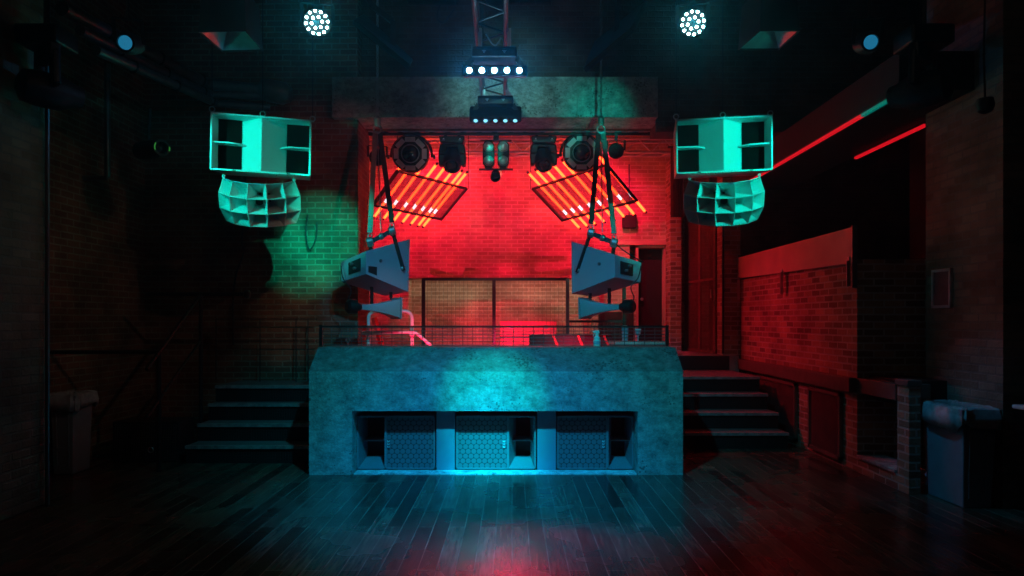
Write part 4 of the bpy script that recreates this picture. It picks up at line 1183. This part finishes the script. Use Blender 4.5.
def small_spot(px, py, Y, aim, lab, sgn):
    c = P(px, py, Y); mx = frame(c, aim)
    t = thing('ceiling_spot', lab, 'spot light', c - V((0, 0, .1)), 'blue-lensed ceiling spots')
    MB().lathe([(.05, -.34), (.09, -.3), (.10, -.1), (.08, -.04), (.08, .01), (.062, .012), (.06, -.02)], mx, 22).build('can', 'black', t, smooth=True)
    MB().lathe([(.06, -.02), (.05, .0), (.03, .012), (.002, .016)], mx, 18).build('lens', 'lensblue', t, smooth=True)
    y = MB()
    for s in (-1, 1):
        y.bar(mx @ V((s * .115, .14, 0)), mx @ V((s * .115, .14, .2)), .03, .01)
    y.bar(mx @ V((-.12, .14, .2)), mx @ V((.12, .14, .2)), .03, .01)
    y.build('yoke', 'blackmetal', t)
    p = mx @ V((0, .14, .2))
    MB().tube([p, (p.x, p.y, 6.25)], .014, 8).build('drop_rod', 'blackmetal', t)
small_spot(125, 42.5, 6.0, (.25, -1, -.35), 'small black spot light with blue glowing lens, above the wall pipes', 1)
small_spot(871, 42, 6.0, (-.25, -1, -.35), 'small black spot light with blue glowing lens, above the soffit led strip', -1)


def big_mover(lens_px, Y, back, aim, lab, sgn):
    c = P(lens_px[0], lens_px[1], Y); mx = frame(c, aim)
    t = thing('beam_moving_head', lab, 'stage light', c - V((0, 0, .2)), 'teal beam moving heads')
    MB().lathe([(.06, -.48), (.13, -.44), (.15, -.34), (.15, -.16), (.10, -.06), (.092, .0), (.078, .0), (.076, -.03)], mx, 26).build('head', 'black', t, smooth=True)
    MB().lathe([(.076, -.03), (.05, -.01), (.02, .0), (.002, .003)], mx, 18).build('lens', 'lens', t, smooth=True)
    y = MB(); b = mx @ V((0, .26, 0))
    sd = (mx.to_3x3() @ V((1, 0, 0))).normalized()
    for s in (-1, 1):
        y.bar(b + sd * s * .19, b + sd * s * .17 + V((0, 0, .3)), .06, .12)
    y.bar(b - sd * .2 + V((0, 0, .3)), b + sd * .2 + V((0, 0, .3)), .08, .14)
    y.build('yoke', 'blackmetal', t, bevel=.02)
    MB().cbox(b + V((0, 0, .43)), (.36, .3, .16)).build('base', 'blackmetal', t, bevel=.02)
    MB().tube([b + V((-sgn * .0, 0, .5)), (b.x, b.y, 6.25)], .025, 8).build('drop_pole', 'blackmetal', t)
    return c
LML = big_mover((81, 98), 6.0, None, (.62, .8, .0), 'large black moving head throwing teal light, at the near end of the pipes wall', 1)
LMR = big_mover((891, 98), 6.0, None, (-.62, .8, .0), 'large black moving head throwing teal light, in front of the near brick wall', -1)

# projector-like lamp on the left wall
c = P(160, 148, 8.2)
t = thing('profile_projector', 'dark profile lamp with a green indicator ring, in front of the side brick wall', 'stage light', c - V((0, 0, .1)))
mx = frame(c, (.75, -.65, -.1))
MB().lathe([(.07, -.6), (.11, -.56), (.11, -.2), (.08, -.16), (.08, .02), (.1, .03), (.1, .06), (.07, .06), (.07, .0)], mx, 20).build('barrel', 'black', t, smooth=True)
MB().torus((0, -.062, 0), .085, .006, mx, 22, 5, arc=(2.6, 3.6)).torus((0, -.062, 0), .085, .006, mx, 22, 5, arc=(-.3, .3)).build('indicator_ring', 'greenled', t)
MB().lathe([(.07, 0), (.04, .02), (.002, .03)], mx, 16).build('lens', 'lens', t, smooth=True)
MB().bar(mx @ V((0, .35, .1)), mx @ V((0, .35, .5)), .03).build('hanging_bracket', 'blackmetal', t)

# pipes on the left wall
for k, (a, b, c_, lab) in enumerate((((62, 8), (205, 83), (276, 92), 'dark wall pipe, topmost of the three bending toward the stage'), ((80, 30), (207, 94), (272, 96), 'dark wall pipe, middle one of the three bending toward the stage'), ((96, 50), (215, 103), (270, 108), 'dark wall pipe, lowest of the three bending toward the stage'))):
    A, B, D = P(*a, 6.6), P(*b, 9.0), P(*c_, 9.2)
    t = thing('wall_pipe', lab, 'pipe', B - V((0, 0, .1)), 'pipes high on the side wall')
    r = (.075, .055, .05)[k]
    MB().tube([A, B, D], r, 12).build('pipe', 'copper', t, smooth=True)
    for q in (.25, .6, .95):
        p = A.lerp(B, q)
        MB().torus((0, 0, 0), r + .006, .012, frame(p, (B - A)), 16, 6).build('pipe_collar', 'blackmetal', t)
    if k == 0:
        MB().lathe([(.13, -.2), (.15, -.1), (.15, .1), (.1, .2)], frame(D + V((0, 0, 0)), (1, .05, -.2)), 16).build('end_muffler', 'copper', t, smooth=True)
tag(MB().tube([P(107.5, 64, 8.1), P(107.5, 178, 8.1)], .035, 10).tube([P(107.5, 178, 8.1), P(80, 178, 8.05)], .03, 10).build('down_pipe', 'copper', smooth=True), 'vertical pipe with a short foot on the dark side wall', 'pipe')
tag(MB().tube([P(47.5, 40, 6.1), P(47.5, 505, 6.1)], .018, 8).build('corner_conduit', 'copper', smooth=True), 'vertical conduit down the end of the near grey brick wall', 'conduit')
# hanging plug and cable on the near wall
c = P(985, 105, 5.6)
t = thing('hanging_plug', 'black plug hanging on a cable in front of the near brick wall', 'plug', c - V((0, 0, .06)))
MB().lathe([(.03, -.06), (.06, -.05), (.07, 0), (.055, .05), (.02, .07)], Matrix.Translation(c) @ Matrix.Rotation(PI / 2, 4, 'X'), 14).build('plug', 'black', t, smooth=True)
MB().tube([c + V((0, 0, .05)), c + V((-.01, 0, .4)), c + V((0, 0, .9))], .008, 6).build('cable', 'black', t)
rope('wall_cable', [P(184 + 62, 170, 9.3), P(242, 240, 9.33), P(244, 252, 9.33), P(234, 285, 9.33), P(233, 345, 9.33)], .012, 'black', 'black cable running down the brick wall behind the handrail stairs')
rope('wall_cable', [P(308, 215, 9.34), P(306, 232, 9.34), P(308, 247, 9.34), P(311, 249, 9.34), P(316, 238, 9.34), P(317, 222, 9.34)], .011, 'black', 'black cable loop hanging on the green-lit patch of brick wall')

# ------------------------------------------------------------------ things on the counter and stage
# low wire railing along the back of the counter
def railing(x0, x1, y, z0, z1, dx, lab):
    t = thing('wire_railing', lab, 'railing', ((x0 + x1) / 2, y, z0))
    for x in (x0, x1):
        MB().box((x - .018, y - .018, z0), (x + .018, y + .018, z1 + .01)).build('post', 'blackmetal', t)
    MB().box((x0, y - .01, z1 - .012), (x1, y + .01, z1 + .004)).build('top_rail', 'blackmetal', t)
    g = MB()
    n = 6
    for k in range(n):
        z = z0 + .012 + (z1 - z0 - .03) * k / (n - 1)
        g.tube([(x0, y, z), (x1, y, z)], .0045, 5)
    for k in range(1, int((x1 - x0) / dx)):
        g.tube([(x0 + k * dx, y + .008, z0), (x0 + k * dx, y + .008, z1)], .0045, 5)
    g.build('wire_mesh', 'mesh', t)
railing(P(321, 0, 8.1).x, P(667, 0, 8.1).x, 8.1, 1.344, P(0, 326, 8.1).z, .12, 'low black wire railing along the back edge of the concrete counter')
t = thing('wall_railing', 'faint thin railing in front of the brick wall at the head of the handrail stairs', 'railing', (P(262, 0, 9.2).x, 9.2, .82))
for p in (216, 260, 296, 308):
    MB().tube([(P(p, 0, 9.2).x, 9.2, .82), (P(p, 0, 9.2).x, 9.2, P(0, 319, 9.2).z)], .007, 8).build('post', 'blackmetal', t, smooth=True)
for py in (319, 341):
    MB().tube([(P(216, 0, 9.2).x, 9.2, P(0, py, 9.2).z), (P(317, 0, 9.2).x, 9.2, P(0, py, 9.2).z)], .006, 8).build('rail', 'blackmetal', t, smooth=True)

# tall mesh fence
FY = 11.9
zf0, zf1 = 1.07, P(0, 279.5, FY).z
t = thing('mesh_fence', 'tall framed wire mesh fence standing at the back of the stage', 'fence', (0, FY, 1.07))
px = [423.5, 494, 567.5, 624]
for k, p in enumerate(px):
    x = P(p, 0, FY).x
    MB().box((x - .03, FY - .03, zf0), (x + .03, FY + .03, zf1 + .02)).build('fence_post', 'blackmetal' if k != 2 else 'copper', t)
MB().box((P(px[0], 0, FY).x, FY - .02, zf1 - .02), (P(px[2], 0, FY).x, FY + .02, zf1 + .03)).box((P(px[2], 0, FY).x, FY - .02, zf1 - .75), (P(px[3], 0, FY).x, FY + .02, zf1 - .71)).build('top_rail', 'blackmetal', t)
for k in range(3):
    xa, xb = P(px[k], 0, FY).x, P(px[k + 1], 0, FY).x; top = zf1 if k < 2 else zf1 - .72
    g = MB(); nx = int((xb - xa) / .07)
    for i in range(1, nx):
        g.box((xa + i * .07 - .002, FY - .003, zf0), (xa + i * .07 + .002, FY + .001, top))
    for i in range(1, int((top - zf0) / .07)):
        g.box((xa, FY, zf0 + i * .07 - .002), (xb, FY + .004, zf0 + i * .07 + .002))
    g.build('mesh_infill', 'mesh', t)

# white bent pipes
t = thing('bent_pipe_stand', 'white bent pipe hoop with a cross pipe, standing behind the counter', 'pipe stand', (P(390, 0, 9.25).x, 9.25, 1.07))
def arc(p, q, r, y):      # hoop: two uprights joined by a bar with round bends
    out = [V((p, y, 1.07))]
    zt = q[1]; x1 = q[0]
    out += [V((p + r - r * math.cos(a), y, zt - r + r * math.sin(a))) for a in [PI / 2 * i / 6 for i in range(7)]]
    out += [V((x1 - r + r * math.sin(a), y, zt - r + r * math.cos(a))) for a in [PI / 2 * i / 6 for i in range(7)]]
    out += [V((x1, y, 1.07))]
    return out
y = 9.25
MB().tube(arc(P(368.5, 0, y).x, (P(412, 0, y).x, P(0, 311, y).z), .1, y), .024, 10).build('hoop', 'pvc', t, smooth=True)
MB().tube([P(362, 333, y - .05), P(409, 332, y - .05), P(416, 333, y - .05), P(419, 335, y - .05), P(436, 350, y - .05)], .022, 10).build('cross_pipe', 'pvc', t, smooth=True)
for p in ((368.5, 333), (412, 333)):
    MB().cbox(P(*p, y - .025), (.07, .1, .07)).build('pipe_clamp', 'white', t, bevel=.012)
# red case behind the fence, equipment case with red tape
xa, xb = P(500, 0, 12.4).x, P(557, 0, 12.4).x
t = thing('red_case', 'tall red case standing behind the mesh fence', 'case', ((xa + xb) / 2, 12.5, 1.07))
MB().box((xa, 12.4, 1.07), (xb, 12.8, P(0, 321, 12.4).z)).build('case_body', 'redpanel', t, bevel=.02)
for x in (xa + .2, xb - .2):
    MB().box((x - .04, 12.385, P(0, 321, 12.4).z - .14), (x + .04, 12.4, P(0, 321, 12.4).z - .08)).build('latch', 'steel', t)
MB().box((xa - .004, 12.394, P(0, 321, 12.4).z - .3), (xb + .004, 12.4, P(0, 321, 12.4).z - .28)).build('lid_seam', 'black', t)
xa, xb = P(530, 0, 9.2).x, P(612, 0, 9.2).x; zt_ = P(0, 335, 9.2).z
t = thing('equipment_case', 'long black equipment case with three slanting red tapes, behind the counter', 'case', ((xa + xb) / 2, 9.4, 1.07))
MB().box((xa, 9.2, 1.07), (xb, 9.7, zt_)).build('case_body', 'black', t, bevel=.015)
for p in (555, 580, 606):
    A, B = P(p - 2, 335.5, 9.19), P(p + 3, 347, 9.19)
    MB().bar(A, B, .03, .006, up=V((0, 1, 0))).build('red_tape', 'redlabel', t)
# ledge at the right of the booth
xa, xb = P(612, 0, 8.7).x, P(664, 0, 8.7).x; zt_ = P(0, 341.5, 8.7).z
t = thing('booth_shelf', 'low pale shelf behind the counter with the cups on it', 'shelf', ((xa + xb) / 2, 8.7, 1.07))
MB().box((xa, 8.45, zt_ - .04), (xb, 9.0, zt_)).build('shelf_top', 'patch', t, bevel=.006)
MB().box((xa + .02, 8.5, 1.07), (xa + .06, 8.95, zt_ - .04)).box((xb - .06, 8.5, 1.07), (xb - .02, 8.95, zt_ - .04)).build('shelf_leg', 'black', t)
# spray bottle
c = P(597, 346.2, 7.95); c.z = 1.344
t = thing('spray_bottle', 'white spray bottle standing on the concrete counter', 'bottle', c)
up = Matrix.Translation(c) @ Matrix.Rotation(-PI / 2, 4, 'X')
lz = lambda pr: [(r, h) for r, h in pr]
MB().lathe([(.04, 0), (.043, .01), (.043, .07), (.036, .09), (.038, .1), (.02, .122), (.016, .135)], up, 20).build('bottle', 'white', t, smooth=True)
MB().lathe([(.019, .132), (.019, .152), (.013, .155)], up, 14).build('collar', 'pvc', t)
MB().hexa([c + V((-.05, -.015, .155)), c + V((.03, -.015, .152)), c + V((.03, .015, .152)), c + V((-.05, .015, .155)), c + V((-.05, -.012, .18)), c + V((.02, -.012, .19)), c + V((.02, .012, .19)), c + V((-.05, .012, .18))]).build('spray_head', 'white', t, bevel=.005)
MB().bar(c + V((-.03, 0, .155)), c + V((-.045, 0, .115)), .012, .006).build('trigger', 'pvc', t)
MB().lathe([(.0435, .025), (.0437, .026), (.0437, .06), (.0435, .061)], up, 20).build('label_band', 'blueplast', t)
# cup and goblet
c = P(625, 341, 8.6); c.z = zt_
t = thing('tumbler', 'tall pale blue lidded tumbler on the booth shelf', 'cup', c)
up = Matrix.Translation(c) @ Matrix.Rotation(-PI / 2, 4, 'X')
MB().lathe([(.032, 0), (.036, .005), (.043, .17), (.046, .175), (.046, .185)], up, 20).build('cup', 'blueplast', t, smooth=True)
MB().lathe([(.046, .183), (.046, .195), (.03, .2), (.028, .205)], up, 20).build('lid', 'white', t)
c = P(638, 341, 8.6); c.z = zt_
t = thing('goblet', 'small plastic goblet beside the tumbler on the booth shelf', 'cup', c)
up = Matrix.Translation(c) @ Matrix.Rotation(-PI / 2, 4, 'X')
MB().lathe([(.034, 0), (.034, .006), (.01, .012), (.009, .07), (.02, .085), (.035, .11), (.04, .15), (.037, .165), (.035, .163)], up, 18).build('bowl_and_stem', 'blueplast', t, smooth=True)
MB().lathe([(.0395, .145), (.0405, .146), (.0405, .158), (.0395, .159)], up, 18).build('rim_band', 'white', t)
# eye bolt on the counter back
c = P(350.5, 341, 8.3)
t = thing('eye_bolt', 'small steel eye bolt standing up at the back of the counter', 'bolt', V((c.x, 8.17, 1.344)))
MB().torus((c.x, 8.17, 1.41), .024, .007).build('eye', 'steel', t, smooth=True)
MB().tube([(c.x, 8.17, 1.344), (c.x, 8.17, 1.388)], .007, 8).build('shank', 'steel', t)
# red post leaning behind the hoop
tag(MB().bar(P(374, 318, 9.6), P(386, 361, 9.5), .07, .05).build('leaning_post', 'redlabel'), 'red painted post leaning behind the white bent pipes', 'post')

# wall box, conduits on the back wall
c = P(629, 222, 12.95)
t = thing('wall_junction_box', 'small dark junction box on the red back wall', 'box', (c.x, 12.95, c.z - .13))
MB().box((c.x - .13, 12.86, c.z - .12), (c.x + .13, 12.975, c.z + .12)).build('box_body', 'door', t, bevel=.01)
MB().tube([(c.x, 12.94, c.z + .12), (c.x, 12.94, 4.6)], .014, 8).build('conduit', 'copper', t)
tag(MB().tube([P(617, 186, 12.95), P(668, 186, 12.95)], .02, 8).tube([P(617, 190, 12.95), P(668, 190, 12.95)], .014, 8).build('wall_conduit', 'patch', smooth=True), 'pair of thin conduits along the red back wall', 'conduit')
# flaking lintel board over the door
struct(MB().box((dl - .5, 12.94, dz), (dr + .02, 12.98, dz + .08)).build('trim_8', 'board'))
struct(MB().box((P(669, 0, 12.7).x, 12.6, 1.07), (P(680, 0, 12.7).x, 12.97, 4.6)).build('wall_back_pier', 'brick_right'))
struct(MB().box((xr + .12, 12.95, 1.07), (dl - .05, 12.975, P(0, 312, 12.95).z)).build('trim_10', 'darkwall'))
struct(MB().box((1.84, 11.056, .845), (3.52, 11.069, 1.068)).build('trim_11', 'black'))
# black hanging drape at the stage side
g = MB(); xa, xb = P(671, 0, 11.6).x, P(683, 0, 11.6).x; n = 16
zt_, zb_ = P(0, 148, 11.6).z, P(0, 217, 11.6).z
vs = []
for i in range(n + 1):
    x = xa + (xb - xa) * i / n; yy = 11.6 + .03 * math.sin(i * 1.9)
    vs += [(x, yy, zb_), (x, yy, zt_), (x, yy + .03, zt_), (x, yy + .03, zb_)]
fs = []
for i in range(n):
    a, b = i * 4, i * 4 + 4
    fs += [(a, b, b + 1, a + 1), (a + 1, b + 1, b + 2, a + 2), (a + 2, b + 2, b + 3, a + 3), (a + 3, b + 3, b, a)]
fs += [(0, 1, 2, 3), (n * 4 + 3, n * 4 + 2, n * 4 + 1, n * 4)]
g._add(vs, fs)
t = thing('hanging_drape', 'dark maroon drape hanging at the stage side under the truss', 'drape', (xa, 11.6, zb_))
g.build('cloth', 'curtain', t)
MB().tube([(xa - .05, 11.62, zt_ + .02), (xb + .1, 11.62, zt_ + .02)], .02, 8).build('rail', 'blackmetal', t)
# mesh cage gate beside the landing
t = thing('mesh_gate', 'tall maroon mesh cage gate beyond the red-lit landing', 'gate', (3.5, 12.3, 1.07))
A0, A1 = V((3.28, 12.85, 1.075)), V((3.44, 11.58, 1.075)); zt_ = 3.75
f = MB()
for q in (0, .5, 1):
    p = A0.lerp(A1, q); f.bar(p, p + V((0, 0, zt_ - 1.07)), .045)
for z in (1.1, 2.35, zt_):
    f.bar(V((A0.x, A0.y, z)), V((A1.x, A1.y, z)), .045)
f.build('gate_frame', 'cagemetal', t)
g = MB()
for i in range(1, 48):
    p = A0.lerp(A1, i / 48); g.bar(p + V((0, 0, .03)), p + V((0, 0, zt_ - 1.1)), .005)
for i in range(1, 96):
    z = 1.1 + (zt_ - 1.1) * i / 96; g.bar(V((A0.x, A0.y, z)), V((A1.x, A1.y, z)), .005)
g.build('wire_mesh', 'cagemetal', t)
MB().bar(A0.lerp(A1, .93) + V((-.03, 0, .95)), A0.lerp(A1, .93) + V((-.03, 0, 1.1)), .02).build('latch', 'steel', t)
tag(MB().tube([(3.46, 11.2, 1.1), (3.46, 11.2, 3.6)], .02, 8).build('corner_pipe', 'blackmetal', smooth=True), 'thin black pipe down the brick pier by the landing', 'pipe')

# ------------------------------------------------------------------ lights
def spot(name, loc, tgt, col, W, deg, blend=.3, r=.05):
    l = bpy.data.lights.new(name, 'SPOT'); l.energy = W; l.color = col; l.spot_size = math.radians(deg); l.spot_blend = blend; l.shadow_soft_size = r
    o = bpy.data.objects.new(name, l); C.objects.link(o); o.location = loc
    o.rotation_euler = (V(tgt) - V(loc)).to_track_quat('-Z', 'Y').to_euler()
    return o


def area(name, loc, tgt, col, W, sx, sy, spread=180):
    l = bpy.data.lights.new(name, 'AREA'); l.shape = 'RECTANGLE'; l.size = sx; l.size_y = sy; l.energy = W; l.color = col
    l.spread = math.radians(spread)
    o = bpy.data.objects.new(name, l); C.objects.link(o); o.location = loc
    o.rotation_euler = (V(tgt) - V(loc)).to_track_quat('-Z', 'Y').to_euler()
    return o

TEAL = (0., 1., .76); CYAN = (0., .58, 1.); RED = (1., .004, .07); BLUE = (.02, .40, 1.)
spot('teal_beam_left', LML + V((.03, .04, 0)), (-2.9, 7.65, 3.36), TEAL, 215, 42, .5, .03)
spot('teal_beam_right', LMR + V((-.03, .04, 0)), (2.5, 7.65, 3.36), TEAL, 215, 42, .5, .03)
spot('teal_spill', (-.35, 4.2, 4.35), (-2.68, 9.38, 2.72), (0., 1., .66), 2600, 15, 1., .02)
spot('rig_teal', (-.25, 5., 3.3), (-.26, 10.05, 4.1), (0., 1., .75), 900, 3.2, .6, .02)
spot('rig_wash', (-.25, 5., 3.3), (-.26, 10.0, 4.16), (.6, .95, .95), 70, 30, .8, .03)
for c_, m_, w_ in ((pa1[1], pa1[2], 20), (pa2[1], pa2[2], 20)):
    spot('par_beam', m_ @ V((0, -.03, 0)), m_ @ V((0, -2, 0)), (.0, .62, .9), w_, 80, 1., .0)
for k in (-2, 0, 2):
    spot('bar_beam', P(494.5 + k * 12.4, 71, 6.7), (k * .2, 0, 1.2), (.0, .36, 1.), 19, 80, 1., .0)
spot('teal_hood_spill', LML + V((.03, .0, .05)), (-2.8, 6.5, 4.35), TEAL, 10, 34, .5, .02)
spot('teal_hood_spill', LMR + V((-.03, .0, .05)), (2.4, 6.5, 4.35), TEAL, 10, 34, .5, .02)
# unseen red spots added to boost the tubes on back wall, floor, low wall
for x in (-1.75, 1.75):
    spot('red_wall_wash', (x, 11.6, 4.42), (x * .62, 13, 3.1), RED, 240, 140, .8, .0)
spot('red_recess_wash', (-.25, 10.9, 4.32), (-.25, 13.1, 1.3), RED, 380, 38, .8, .0)
spot('red_floor_wash', (-.1, 11.4, 3.65), (.3, 4.3, 0), RED, 250, 27, 1., .25)
spot('red_side_wash', (-.1, 11.4, 3.65), (3.75, 9.6, 1.1), RED, 230, 46, 1., .06)
# unseen red spots added behind the counter, lighting pipes and monitors from below
for x in (-1.15, .85):
    spot('red_low_fill', (x, 8.7, 1.14), (x * .9, 10.7, 1.75), RED, 46, 112, 1., .03)
spot('red_case_fill', (-.2, 10.6, 1.14), (.25, 13.2, 1.25), RED, 230, 58, .8, .03)  # unseen red spot added to light the red case
# front wash over the counter
spot('blue_wash', (-.25, 4.2, 4.35), (-.17, 7.3, .55), (0., .72, .98), 420, 78, .9, .05)
spot('cyan_centre', (-.25, 4.2, 4.35), (-.2, 7.3, .8), (0., 1., .78), 1250, 17, 1., .05)
spot('blue_centre', (-.25, 4.2, 4.35), (-.2, 7.3, .12), (0., .5, 1.), 2000, 15, 1., .05)
spot('floor_blue', (-.25, 4.2, 4.35), (-.2, 6.2, 0), (0., .27, 1.), 900, 56, 1., .05)
spot('monitor_wash', (-.25, 4.2, 4.35), (-1.7, 8.6, 2.35), (.06, .45, 1.), 210, 13, .5, .04)
spot('monitor_wash', (-.25, 4.2, 4.35), (1.15, 8.6, 2.35), (.06, .45, 1.), 210, 13, .5, .04)
spot('beam_fill', (-.3, 4.2, 5.3), (0, 9.3, 4.95), (.15, .9, .8), 400, 25, 1., .06)  # unseen spot added to lift the grey beam
spot('beam_wash', (1.3, 5.6, 3.3), (1.15, 9.3, 4.42), (.0, 1., .8), 260, 18, 1., .06)
spot('upper_warm', (0, 4, 5.9), (-.2, 9.6, 5.75), (1., .55, .5), 30, 38, 1., .06)  # unseen warm spot added to lift the brick above the beam
spot('screen_fill', P(474, 71, 6.7), (-1.3, 6.5, 4.3), BLUE, 22, 60, 1., .02)  # blue spots added beside the light bar to lift the hanging screens
spot('screen_fill', P(516, 71, 6.7), (1.0, 6.7, 4.4), BLUE, 22, 60, 1., .02)
spot('pipe_glint', pa1[1] + V((-.1, .15, .0)), P(190, 80, 8.4), (.05, .6, 1.), 14, 44, 1., .03)  # added blue spot that puts glints on the wall pipes
spot('bin_fill', pa2[1] + V((.1, .1, -.1)), (3.95, 6.2, .5), (.02, .5, 1.), 90, 30, 1., .03)  # blue spot added beside the par can, tints bin and side table
# house light
area('house_light', (0, .5, 5.9), (0, 9.4, 3.6), (1., .72, .5), 2., 3, 1, 95)
spot('pipe_fill', (-.6, 4.2, 4.5), P(390, 327, 9.25), (1., .66, .72), 90, 9, 1., .04)  # unseen spot added to brighten the white bent pipes
spot('red_brick_fill', (1.0, 5.2, 3.4), (-2.5, 9.4, 3.75), (1., .10, .13), 90, 22, 1., .05)  # unseen red spot added to lift the brick beside the stage opening
spot('warm_side', (1.5, 3.5, 5.2), (-5.0, 8.0, 1.9), (1., .6, .42), 60, 34, 1., .06)  # unseen warm spot added to lift the side brick wall
spot('warm_spot', (-.6, 4.2, 4.5), (-2.95, 9.38, 1.75), (1., .68, .42), 120, 13, 1., .05)
# unseen warm area lamp added under the recess head to brighten its brick
area('recess_wash', ((xl + xr) / 2, 13.12, zc - .04), ((xl + xr) / 2, 13.4, zc - .9), (1., .85, .6), 4., xr - xl - .1, .04)

world = bpy.data.worlds.new('World'); bpy.context.scene.world = world
world.use_nodes = True
bg = world.node_tree.nodes['Background']
bg.inputs['Color'].default_value = (.3, .5, .8, 1); bg.inputs['Strength'].default_value = .001

# faint stage haze in the air of the whole room
wt = world.node_tree
hv = wt.nodes.new('ShaderNodeVolumeScatter'); hv.inputs['Density'].default_value = .005; hv.inputs['Anisotropy'].default_value = .84
wt.links.new(hv.outputs[0], wt.nodes['World Output'].inputs['Volume'])

# ------------------------------------------------------------------ camera
cam = bpy.data.cameras.new('Camera'); co = bpy.data.objects.new('Camera', cam); C.objects.link(co)
co.location = (0, 0, CAMZ); co.rotation_euler = (PI / 2, 0, 0)
cam.sensor_width = 36; cam.lens = 36 * F / 1024; cam.shift_y = 32 / 1024; cam.clip_start = .05
sc = bpy.context.scene
sc.camera = co
vs = sc.view_settings
vs.view_transform = 'Standard'; vs.look = 'None'; vs.exposure = 0; vs.gamma = 1
vs.use_curve_mapping = False
